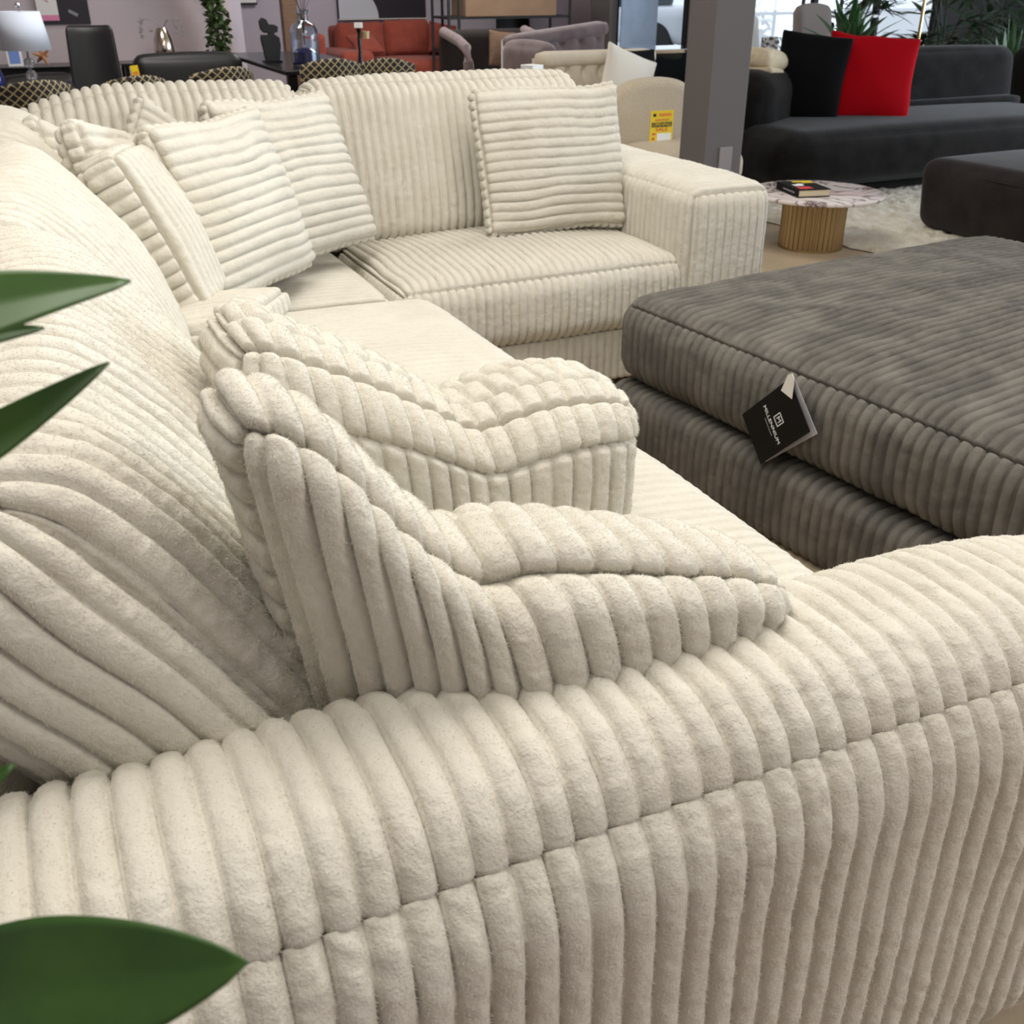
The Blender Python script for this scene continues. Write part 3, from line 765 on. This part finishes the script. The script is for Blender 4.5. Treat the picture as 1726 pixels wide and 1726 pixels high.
# brown tufted sofas
bt = thing('tufted_sofa', 'taupe tufted velvet sofa before the pale blue window film', 'sofa', (4.25, 9.2, 0), rad(10))
P, F = tuft_back(1.1, .90, 0, 3, 5, slope=.10); link_mesh('backrest', P, F, M['brown'], bt)
soft('top_roll', (.55, .03, .875), (1.16, .18, .13), M['brown'], bt, r=.06, rot=(0, -5, 0))
soft('arm_roll', (.0, -.3, .62), (.18, .7, .44), M['brown'], bt, r=.085, puff={'+z': .03})
soft('seat', (.55, -.35, .36), (1.0, .68, .2), M['brown'], bt, r=.06)
soft('base', (.55, -.3, .15), (1.1, .7, .26), M['brown'], bt, r=.03)
bc = thing('wood_armchair', 'dark brown armchair with curved taupe arms beside the rust sofa', 'chair', (4.15, 10.35, 0))
soft('backrest', (.48, .34, .62), (.96, .16, .52), M['darkfabric'], bc, r=.07)
soft('seat', (.48, -.05, .40), (.86, .66, .18), M['brown'], bc, r=.06)
soft('base', (.48, 0, .18), (.84, .66, .28), M['darkfabric'], bc, r=.03)
for x in (.03, .93):
    MB().tube([(x, -.40, .04), (x, -.38, .40), (x - .01, -.36, .62), (x, -.30, .74), (x, -.10, .80), (x, .30, .86)], .05, 10).build('arm', M['brown'], bc, True)
cushion('scatter_cushion', 'brown and gold patterned cushion in the dark brown armchair', (4.72, 10.40, .70), (-14, 6, 0), .30, .34, .05, M['brownwood'], 12)

# ------------------------------------------------------------------ rust red sofa + neighbours
rs = thing('rust_sofa', 'rust red two-seat sofa below the big canvas', 'sofa', (3.55, 12.4, 0))
tc_ = M['terracotta']
soft('arm', (.22, .35, .31), (.40, 1.0, .58), tc_, rs, r=.06, puff={'+z': .01})
soft('arm', (1.60, .40, .34), (.26, .95, .62), tc_, rs, r=.06)
soft('seat', (.95, .30, .40), (1.08, .85, .18), tc_, rs, r=.05, puff={'-y': .02, '+z': .02})
soft('base', (.93, .35, .17), (1.5, .85, .28), tc_, rs, r=.02)
soft('back_cushion', (.50, .70, .66), (.60, .20, .42), tc_, rs, r=.07, puff={'-y': .05}, rot=(-14, 0, 0), crumple=.012)
soft('back_cushion', (1.10, .70, .68), (.60, .20, .42), tc_, rs, r=.07, puff={'-y': .05}, rot=(-14, 0, 0), crumple=.012, seed=4)
soft('back_frame', (.93, .88, .45), (1.5, .14, .78), tc_, rs, r=.04)
cushion('scatter_cushion', 'small rust cushion against the right arm of the rust sofa', (5.02, 12.85, .68), (-14, 10, 0), .36, .36, .05, tc_, 14)
cushion('scatter_cushion', 'small rust cushion lying on the left arm end of the rust sofa', (3.98, 12.65, .66), (-60, 0, 10), .36, .34, .05, tc_, 15)
rc = thing('dining_chair', 'rust backed chair just right of the tall glass bottle', 'chair', (3.22, 11.9, 0))
soft('backrest', (0, .2, .62), (.26, .07, .34), tc_, rc, r=.034, puff={'+z': .02})
soft('seat', (0, 0, .42), (.42, .42, .09), tc_, rc, r=.04)
for sx in (-1, 1):
    for sy in (-1, 1): MB().tube([(sx * .17, sy * .17, 0), (sx * .15, sy * .16, .40)], .016).build('leg', M['blackmatte'], rc, True)
# canvas
cv = thing('wall_canvas', 'large canvas with white quarter disc on dark ground above the rust sofa', 'picture', (4.07, 13.99, .87))
MB().box((.59, .015, .5), (1.18, .035, 1.0)).build('canvas', M['navy'], cv)
pts = [(0.012, .012)] + [(.012 + .52 * math.cos(a) , .012 + .42 * math.sin(a)) for a in [math.pi / 2 * i / 20 for i in range(21)]]
MB().prism(pts, -.006, -.003).build('white_shape', M['pale'], cv)
MB().box((.59, .0, .004), (1.19, .04, .010)).build('frame_edge', M['offwhite'], cv)
wf = thing('wall_notice', 'small white framed notice high on the wall left of the bottle', 'picture', (2.90, 13.97, 1.05))
MB().box((0, .03, .15), (.32, .03, .3)).build('frame', M['blackmatte'], wf)
MB().box((0, .012, .16), (.30, .01, .27)).build('sheet', M['white'], wf)
wp = thing('brown_pillar', 'brown wooden pillar standing behind the tall glass bottle', 'pillar', (2.95, 12.0, 0))
MB().box((0, 0, 1.3), (.16, .12, 2.6)).build('post', M['brownwood'], wp, bevel=.004)
# shelving with board
sh = thing('metal_shelving', 'black metal shelving frame right of the canvas', 'shelf', (4.62, 11.6, 0))
for x in (0, .12, 1.5):
    for y in (0, .5): MB().box((x, y, .95), (.025, .025, 1.9)).build('upright', M['blackmatte'], sh)
for z in (.95, .62, 1.5): MB().box((.75, .25, z), (1.5, .5, .025)).build('shelf_board', M['blackmatte'], sh)
tb = thing('tan_panel', 'long tan panel laid across the black shelving', 'panel', (4.85, 11.6, .9635))
MB().box((.53, .2, .2), (1.12, .42, .40)).build('panel', M['cardboard'], tb, bevel=.005)
mp = thing('mauve_panel', 'mauve grey panel tilted beside the long tan panel', 'panel', (6.45, 12.2, 0))
MB().box((0, .2, .56), (.9, .03, 1.12), rot=(0, -.12, .1)).build('board', M['mauve'], mp)
dk = thing('dark_backdrop', 'tall black divider left of the bright window', 'backdrop', (5.55, 12.5, 0))  # black backdrop panels covering the dark gap beside the window
for i in range(3): MB().box((.28 + .5 * i, .05 * (i % 2), 1.0), (.5, .03, 2.0), rot=(0, 0, .15 * (-1) ** i)).build('panel', M['blackmatte'], dk)
bf = thing('window_film', 'pale blue mottled film panel left of the bright window', 'panel', (6.98, 11.85, 0))
MB().box((.22, 0, 1.4), (.5, .03, 2.8)).build('sheet', M['bluecurtain'], bf)

# ------------------------------------------------------------------ dining table, sculpture, vase, candle
dt = thing('dining_table', 'long black dining table carrying the sculpture and bottle', 'table', (1.92, 8.0, 0))
MB().box((.36, 1.1, .735), (.76, 2.2, .03)).build('tabletop', M['black'], dt, bevel=.004)
for x in (.05, .68):
    for y in (.08, 2.1): MB().box((x, y, .36), (.06, .06, .72)).build('leg', M['black'], dt)
sc = thing('abstract_sculpture', 'matte black abstract bust sculpture on the black table', 'sculpture', (2.02, 8.9, .75))
sc_p = [(-.05, 0), (.05, 0), (.06, .03), (.075, .12), (.07, .18), (.03, .205), (.035, .215), (.06, .22), (.065, .26), (.03, .275), (-.005, .275),
        (-.02, .31), (-.05, .325), (-.075, .30), (-.07, .24), (-.045, .215), (-.01, .212), (-.01, .20), (-.07, .20), (-.075, .17), (-.06, .08)]
MB().prism(sc_p, -.03, .03).build('bust', M['blackmatte'], sc, False, bevel=.012, seg=3)
MB().box((0, 0, .008), (.14, .1, .016)).build('plinth', M['black'], sc)
vs = thing('glass_bottle', 'tall smoky glass bottle vase on the black table', 'vase', (2.17, 8.42, .75))
MB().lathe((0, 0, 0), [(.001, .004), (.098, .004), (.105, .02), (.108, .20), (.104, .25), (.08, .29), (.042, .31), (.036, .36), (.046, .375), (.048, .39), (.038, .39), (.032, .36), (.036, .315),
                       (.07, .285), (.096, .25), (.10, .20), (.098, .03), (.001, .014)], 40).build('bottle', M['glass'], vs, True)
MB().lathe((0, 0, 0), [(.001, .016), (.09, .016), (.092, .03), (.092, .10), (.06, .13), (.001, .135)], 32).build('dark_filling', M['blueglass'], vs, True)
fl = thing('dried_blossoms', 'spray of dried blush blossoms in the tall glass bottle', 'flowers', (2.17, 8.42, .90))
for i in range(6):
    a = i * 1.1; x, y = .09 * math.cos(a), .06 * math.sin(a)
    MB().tube([(0, 0, .0), (x * .15, y * .15, .22), (x, y, .36 + .03 * i)], .0025, 6).build('stalk', M['trunk'], fl, True)
    b = MB()
    for k in range(9):
        b.ball((x + random.uniform(-.04, .04), y + random.uniform(-.04, .04), .34 + .03 * i + random.uniform(-.05, .05)), .013, 8, (1, 1, .7))
    b.build('blossom', M['flower'], fl, True)
ch = thing('candle_holder', 'slender black candle holder with white candle on the table end', 'candlestick', (2.55, 8.25, .75))
MB().lathe((0, 0, 0), [(.001, 0), (.05, 0), (.05, .008), (.02, .03), (.012, .10), (.016, .18), (.010, .22), (.022, .26), (.028, .265), (.001, .265)], 24).build('holder', M['black'], ch, True)
MB().lathe((0, 0, 0), [(.001, .265), (.032, .265), (.032, .30), (.001, .30)], 24).build('candle', M['candle'], ch, True)
MB().lathe((.05, 0, .19), [(.001, 0), (.03, 0), (.034, .05), (.001, .05)], 24).build('gold_cup', M['goldlamp'], ch, True)
# lattice chairs
def lattice_chair(label, x, y, rz, top, w):
    t = thing('lattice_chair', label, 'chair', (x, y, 0), rad(rz), 'black and gold lattice chairs')
    n = 18; V = []; F = []
    prof = [(.0, .46), (.0, top - .02), (.02, top), (.05, top - .01), (.06, top - .03), (.06, .46)]
    for i in range(n + 1):
        a = -1 + 2 * i / n
        for (dy, z) in prof:
            V.append((a * w / 2, -.03 - dy * -1 + .16 * a * a, z - .05 * a * a * (z > .6)))
    m = len(prof)
    for i in range(n):
        for j in range(m):
            j2 = (j + 1) % m; F.append((i * m + j, (i + 1) * m + j, (i + 1) * m + j2, i * m + j2))
    F.append(tuple(range(m))); F.append(tuple(n * m + j for j in range(m))[::-1])
    link_mesh('backrest', V, F, M['lattice'], t, True)
    soft('seat', (0, .26, .43), (w, .44, .10), M['blackcloth'], t, r=.04, n=8)
    for sx in (-1, 1):
        for sy in (.08, .44): MB().tube([(sx * w * .42, sy, 0), (sx * w * .38, sy, .39)], .016).build('leg', M['blackmatte'], t, True)
lattice_chair('black and gold lattice chair just below the tall glass bottle', 2.08, 7.35, -8, .87, .42)
lattice_chair('black and gold lattice chair below the candle holder, rightmost', 2.52, 7.55, -24, .85, .38)
lattice_chair('black and gold lattice chair before the black leather sofa', 1.42, 7.5, 14, .83, .44)
lattice_chair('black and gold lattice chair below the yellow tag', .83, 7.45, 10, .80, .42)
lattice_chair('black and gold lattice chair below the lamp, leftmost', .22, 7.35, 18, .80, .50)

# ------------------------------------------------------------------ left background
st = thing('side_table', 'square black side table under the lamp', 'table', (.25, 9.05, 0))
MB().box((0, 0, .535), (.62, .6, .03)).build('tabletop', M['black'], st, bevel=.003)
for sx in (-1, 1):
    for sy in (-1, 1): MB().box((sx * .27, sy * .26, .26), (.04, .04, .52)).build('leg', M['black'], st)
lp = thing('table_lamp', 'table lamp with pale drum shade over stacked crystal balls', 'lamp', (.235, 9.0, .55))
MB().lathe((0, 0, 0), [(.001, 0), (.06, 0), (.06, .015), (.015, .02), (.012, .03), (.001, .03)], 24).build('base', M['chrome'], lp, True)
for i, r in enumerate((.045, .042, .04)): MB().ball((0, 0, .07 + i * .085), r, 10).build('crystal_ball', M['crystal'], lp, False)
MB().tube([(0, 0, .02), (0, 0, .60)], .008, 8).build('stem', M['chrome'], lp, True)
o = MB(); V = []; F = []
for i in range(49):
    a = 2 * math.pi * i / 48
    V += [(.178 * math.cos(a), .178 * math.sin(a), .33), (.138 * math.cos(a), .138 * math.sin(a), .585)]
for i in range(48): F.append((2 * i, 2 * i + 2, 2 * i + 3, 2 * i + 1))
s_ = link_mesh('lamp_shade', V, F, M['shade'], lp); s_.modifiers.new('t', 'SOLIDIFY').thickness = .003
MB().ball((0, 0, .625), .02, 12).build('finial', M['chrome'], lp, True)
wc = thing('sideboard', 'low black sideboard against the lilac wall behind the lamp', 'sideboard', (.30, 11.4, 0))
MB().box((0, 0, .30), (.9, .4, .60)).build('carcass', M['black'], wc, bevel=.004)
MB().box((0, 0, .61), (.94, .44, .02)).build('top', M['black'], wc, bevel=.003)
pf = thing('picture_frame', 'small pale blue picture frame behind the crystal lamp', 'frame', (.18, 11.3, .62))
MB().box((0, 0, .09), (.13, .015, .18), rot=(-.15, 0, .1)).build('frame', M['white'], pf)
MB().box((0, -.010, .09), (.09, .006, .13), rot=(-.15, 0, .1)).build('print', M['blueprint'], pf)
sr = thing('star_ornament', 'orange wooden star ornament beside the crystal lamp', 'ornament', (.42, 11.3, .62))
b = MB()
for i in range(7):
    a = i * 2.4; e = math.asin(-.9 + 1.8 * i / 6); d = Vector((math.cos(a) * math.cos(e), math.sin(a) * math.cos(e), math.sin(e)))
    b.tube([Vector((0, 0, .08)), Vector((0, 0, .08)) + d * .085], .022, 6, .008)
b.build('star', M['orange'], sr, False)
bv = thing('blue_glass_vase', 'dark blue glass vase cut off by the left edge', 'vase', (-.03, 8.75, .55))
MB().lathe((0, 0, 0), [(.001, 0), (.05, 0), (.07, .06), (.075, .16), (.05, .26), (.02, .30), (.022, .33), (.001, .33)], 24).build('body', M['blueglass'], bv, True)
ac = thing('black_armchair', 'low black leather armchair right of the crystal lamp', 'chair', (.42, 10.35, 0), rad(20))
ac.scale = (1, 1, .80)
soft('backrest', (0, .3, .52), (.7, .2, .42), M['leather'], ac, r=.09, puff={'+z': .03})
soft('seat', (0, -.05, .34), (.6, .6, .2), M['leather'], ac, r=.06)
soft('arm', (-.35, 0, .40), (.16, .7, .36), M['leather'], ac, r=.07)
soft('arm', (.35, 0, .40), (.16, .7, .36), M['leather'], ac, r=.07)
soft('base', (0, 0, .14), (.66, .6, .22), M['leather'], ac, r=.03)
hc = thing('high_back_chair', 'black high-backed chair standing by the lilac wall', 'chair', (.72, 9.2, 0), rad(-6))
def hb(P, U): 
    P = P.copy(); P[:, 0] *= 1 - .13 * (U[:, 2] + 1) / 2; P[:, 1] += -.05 * (U[:, 0] ** 2); return P
soft('backrest', (-.02, .25, .70), (.40, .10, .64), M['leather'], hc, r=.048, deform=hb, rot=(-6, 0, 0), n=20)
soft('seat', (0, 0, .42), (.44, .46, .12), M['leather'], hc, r=.05)
for sx in (-1, 1):
    soft('arm', (sx * .21, .08, .53), (.06, .36, .16), M['leather'], hc, r=.028)
    for sy in (-1, 1): MB().tube([(sx * .19, sy * .19, 0), (sx * .17, sy * .17, .38)], .015).build('leg', M['blackmatte'], hc, True)
bs = thing('leather_sofa', 'black leather sofa seen from behind with a yellow tag', 'sofa', (1.02, 9.45, 0))
soft('backrest', (.44, .08, .50), (.88, .20, .58), M['leather'], bs, r=.08, puff={'+z': .02, '-y': .02}, n=20)
soft('seat', (.44, .45, .36), (.80, .70, .2), M['leather'], bs, r=.06)
soft('base', (.44, .40, .14), (.86, .8, .24), M['leather'], bs, r=.03)
yt = thing('sale_tag', 'small yellow tag on the corner of the black leather sofa', 'tag', (1.01, 9.33, .61))
MB().box((0, 0, .05), (.06, .004, .14), rot=(0, -.08, 0)).build('card', M['yellow'], yt)
MB().box((0, -.003, .06), (.04, .001, .03), rot=(0, -.08, 0)).build('print', M['orangeink'], yt)
ps = thing('wall_poster', 'dark wall poster with pale pink tear sheet at upper left', 'poster', (.50, 11.985, .94))
MB().box((.22, 0, .35), (.46, .02, .7)).build('board', M['navy'], ps)
MB().box((.07, -.014, .37), (.19, .008, .66)).build('pale_sheet', M['offwhite'], ps)
MB().box((.07, -.019, .06), (.19, .003, .05)).build('pink_strip', M['pink'], ps)
MB().tube([(.06, -.02, .36), (.08, -.02, .30), (.05, -.02, .24), (.09, -.02, .20)], .006, 6).box((.02, -.019, .30), (.02, .003, .02)).build('sketch', M['pink'], ps)
MB().box((.30, -.012, .10), (.09, .003, .03), rot=(0, .5, 0)).build('grey_print', M['greyink'], ps)
cs = thing('console_table', 'black console table along the lilac wall', 'table', (1.65, 11.45, 0))
MB().box((0, 0, .605), (1.1, .4, .03)).build('tabletop', M['black'], cs, bevel=.003)
for sx in (-1, 1):
    for sy in (-1, 1): MB().box((sx * .5, sy * .16, .295), (.04, .04, .59)).build('leg', M['black'], cs)
gv = thing('mercury_vase', 'tall golden mercury glass vase by the lilac wall', 'vase', (1.53, 11.35, .62))
MB().lathe((0, 0, 0), [(.001, 0), (.06, 0), (.09, .04), (.098, .10), (.085, .20), (.055, .28), (.045, .30), (.001, .30)], 32).build('body', M['mercury'], gv, True)
tw_ = thing('silver_twigs', 'silvery twig ornament with drooping strands beside the golden vase', 'ornament', (1.56, 11.55, .62))
b = MB(); b.lathe((0, 0, 0), [(.001, 0), (.05, 0), (.05, .02), (.001, .02)], 16)
b.build('foot', M['greyink'], tw_, True)
for s in (-1, 1):
    MB().tube([(0, 0, .02), (0, 0, .26), (s * .06, 0, .36), (s * .16, 0, .37), (s * .20, 0, .30), (s * .20, 0, .20)], .005, 6, .003).build('branch', M['plate'], tw_, True)
    b = MB()
    for k in range(14):
        b.box((s * (.10 + .11 * random.random()), random.uniform(-.02, .02), .37 - .17 * random.random()), (.012, .003, .03), rot=(0, random.random() * 3, 0))
    b.build('foliage', M['plate'], tw_)
iv = thing('ivy_topiary', 'green ivy climbing a slim pole in the wall corner', 'plant', (2.10, 11.75, 0))
MB().tube([(0, 0, .25), (.03, 0, .8), (-.05, 0, 1.2), (-.02, 0, 1.7)], .02, 8).build('stem', M['trunk'], iv, True)
V = []; F = []
for k in range(900):
    z = random.uniform(.45, 1.75); cx = .07 * math.sin(z * 5.2 + 2.6) - .16 * (z - .9); a = random.random() * 6.28; rr = .13 * math.sqrt(random.random())
    c = Vector((cx + rr * math.cos(a), .8 * rr * math.sin(a), z))
    d = Vector((random.gauss(0, 1), random.gauss(0, 1), random.gauss(0, .7))).normalized() * .038
    e = d.cross(Vector((random.gauss(0, 1), random.gauss(0, 1), random.gauss(0, 1)))).normalized() * .02
    i = len(V); V += [c - d, c + e, c + d, c - e]; F.append((i, i + 1, i + 2, i + 3))
link_mesh('foliage', V, F, M['ivy'], iv, False)
MB().lathe((0, 0, 0), [(.001, 0), (.12, 0), (.15, .28), (.13, .28), (.001, .26)], 24).build('pot', M['pot'], iv, True)

# ------------------------------------------------------------------ right background: plants, lamp, chair by the window
def blade_plant(name, label, x, y, pot_h, blades, m, trunk=None):
    t = thing(name, label, 'plant', (x, y, 0))
    MB().lathe((0, 0, 0), [(.001, 0), (.13, 0), (.16, pot_h), (.14, pot_h), (.001, pot_h - .02)], 24).build('pot', M['pot'], t, True)
    if trunk: MB().tube([(0, 0, pot_h - .05), (.01, 0, trunk)], .03, 8).build('trunk', M['trunk'], t, True)
    z0 = trunk or pot_h
    for (az, el, L, w, dr) in blades:
        d = Vector((math.cos(az) * math.cos(el), math.sin(az) * math.cos(el), math.sin(el)))
        V, F = leaf_mesh(Vector((0, 0, z0 - .02)) + d * .02, Vector((0, 0, z0)) + d * L, w, (-d.x * d.z, -d.y * d.z, 1 - d.z ** 2 + .001), droop=dr, n=12, k=2, peak=.35)
        o = link_mesh('leaf', V, F, m, t); o.modifiers.new('t', 'SOLIDIFY').thickness = .002
    return t
rnd = random.Random(7)
blade_plant('yucca_plant', 'green yucca with upright blades behind the red cushion', 6.70, 7.55, .32,
            [(rnd.random() * 6.28, rnd.uniform(.35, 1.35), rnd.uniform(.35, .60), .044, .08) for _ in range(26)], M['yucca'], .72)
def palm(label, x, y, top, seed):
    r = random.Random(seed)
    t = thing('fan_palm', label, 'plant', (x, y, 0), 0, 'dark palms by the window')
    MB().lathe((0, 0, 0), [(.001, 0), (.15, 0), (.18, .32), (.16, .32), (.001, .30)], 24).build('pot', M['pot'], t, True)
    for k in range(22):
        az = r.random() * 6.28; hgt = r.uniform(.55, top); rad_ = r.uniform(.1, .5)
        e = Vector((rad_ * math.cos(az), rad_ * math.sin(az), hgt))
        MB().tube([(0, 0, .28), (e.x * .3, e.y * .3, hgt * .7), e], .008, 6, .004).build('stalk', M['leaf2'], t, True)
        V = []; F = []
        for j in range(9):
            a2 = az + (j - 4) * .42; L = r.uniform(.26, .36)
            tip = e + Vector((math.cos(a2) * L, math.sin(a2) * L, r.uniform(-.16, .12)))
            v, f = leaf_mesh(e, tip, .030, (0, 0, 1), droop=.06, n=6, k=1); b_ = len(V)
            V += v; F += [tuple(i + b_ for i in q) for q in f]
        link_mesh('frond', V, F, M['leaf2'], t, True)
palm('dark leafy palm right of the gold pole', 8.0, 7.75, 1.35, 1)
palm('dark leafy palm between the yucca and the window', 8.3, 9.3, 1.3, 3)
palm('dark leafy palm in the shadow above the right end of the charcoal backrest', 9.7, 8.8, 1.6, 4)
blade_plant('snake_plant', 'tall green snake plant at the right frame edge', 8.08, 7.05, .35,
            [(rnd.random() * 6.28, rnd.uniform(1.25, 1.5), rnd.uniform(.45, .75), .035, .02) for _ in range(12)], M['yucca'])
gp = thing('floor_lamp', 'slim gold floor lamp pole behind the charcoal backrest', 'lamp', (7.33, 7.4, 0))
MB().tube([(0, 0, .02), (0, 0, 1.75)], .014, 12).build('pole', M['gold'], gp, True)
MB().lathe((0, 0, 0), [(.001, 0), (.14, 0), (.14, .02), (.02, .025), (.001, .025)], 32).build('base', M['gold'], gp, True)
MB().lathe((0, 0, 1.6), [(.18, 0), (.14, .28), (.137, .28), (.177, 0)], 32).build('lamp_shade', M['shade'], gp, True)
oc = thing('office_chair', 'greige shell-backed chair by the storefront window', 'chair', (7.45, 8.75, 0))
soft('backrest', (0, .2, .84), (.44, .12, .50), M['greige'], oc, r=.055, puff={'+z': .04}, rot=(-8, 0, 0))
soft('seat', (0, -.05, .50), (.46, .46, .12), M['greige'], oc, r=.05)
MB().lathe((0, -.05, 0), [(.001, 0), (.22, 0), (.22, .02), (.03, .04), (.03, .44), (.001, .44)], 24).build('pedestal', M['chrome'], oc, True)
mc = thing('glass_console', 'chrome edged glass console behind the folded throw', 'table', (5.85, 7.65, 0))
MB().box((.1, 0, .70), (1.3, .36, .02)).build('tabletop', M['chrome'], mc, bevel=.002)
for x in (-.5, .7):
    for y in (-.15, .15): MB().box((x, y, .345), (.03, .03, .69)).build('leg', M['chrome'], mc)
mv = thing('mosaic_lantern', 'sparkling silver mosaic cylinder on the glass console', 'ornament', (5.92, 7.6, .71))
MB().lathe((0, 0, 0), [(.001, 0), (.09, 0), (.09, .2), (.08, .2), (.08, .02), (.001, .02)], 32).build('cylinder', M['mosaic'], mv, True)
sb = thing('white_lounge_chair', 'white moulded chair behind the silver mosaic cylinder by the window', 'chair', (6.97, 9.2, 0))
soft('backrest', (0, .2, .78), (.34, .10, .46), M['white'], sb, r=.045, rot=(-14, 0, 0))
soft('seat', (0, -.05, .48), (.40, .42, .07), M['white'], sb, r=.034)
for sx in (-1, 1):
    for sy in (-1, 1): MB().tube([(sx * .16, -.05 + sy * .16, 0), (sx * .14, -.05 + sy * .14, .46)], .014).build('leg', M['chrome'], sb, True)
sv = thing('cafe_shelf', 'slim black display frame standing before the storefront window', 'shelf', (8.4, 10.3, 0))
for x in (0, .55, 1.1): MB().box((x, 0, 1.1), (.03, .03, 2.2)).build('upright', M['blackmatte'], sv)
for z in (.4, .95, 1.5, 2.1): MB().box((.55, 0, z), (1.1, .3, .025)).build('shelf_board', M['white'], sv)
# parked car outside
car = thing('parked_car', 'white car parked outside the bright storefront window', 'car', (11.3, 19.5, -.07), rad(-60))
soft('body', (0, 0, .62), (4.2, 1.75, .62), M['carwhite'], car, r=.2, n=20)
soft('cabin', (-.2, 0, 1.12), (2.3, 1.5, .6), M['mirror'], car, r=.2, n=16)
for sx in (-1, 1):
    for sy in (-1, 1):
        w = MB(); w.lathe((0, 0, -.1), [(.001, 0), (.33, 0), (.34, .03), (.34, .17), (.33, .2), (.001, .2)], 28)
        w.V = [(sx * 1.35 + v[0], sy * .80 + v[2], .34 + v[1]) for v in w.V]
        w.build('wheel', M['blackmatte'], car, True)
    MB().box((sx * 2.08, .6, .72), (.06, .3, .14)).build('lamp_lens', M['carred'], car, bevel=.01)

# ------------------------------------------------------------------ lights
def area(name, loc, size, power, color, rot=(0, 0, 0)):
    l = bpy.data.lights.new(name, 'AREA'); l.shape = 'RECTANGLE'; l.size, l.size_y = size; l.energy = power; l.color = color
    o = bpy.data.objects.new(name, l); COL.objects.link(o); o.location = loc; o.rotation_euler = [rad(a) for a in rot]; return o
WARM = (1, .955, .89)
DAY = (.76, .88, 1)
area('ceiling_and_fill_lamp', (.9, 2.0, 3.15), (2.4, 1.8), 42, WARM)
for (x, y, p) in ((-.8, .5, 12), (2.6, -1.0, 34), (2.6, 4.6, 20), (1.0, 8.0, 40), (4.2, 10.5, 60)):  # first two added as fill near the camera, no fixture known there
    area('ceiling_and_fill_lamp', (x, y, 3.15), (1.3, .9), p, WARM)
area('window_daylight', (12.5, 3.0, 1.7), (2.6, 9.0), 400, DAY, (0, 90, 0))
w = bpy.data.worlds.new('daylight'); S.world = w; w.use_nodes = True
bg = w.node_tree.nodes['Background']; bg.inputs[0].default_value = (.82, .90, 1, 1); bg.inputs[1].default_value = .7
S.view_settings.view_transform = 'Standard'; S.view_settings.look = 'None'
S.view_settings.exposure = .8; S.view_settings.gamma = 1
S.view_settings.use_curve_mapping = False
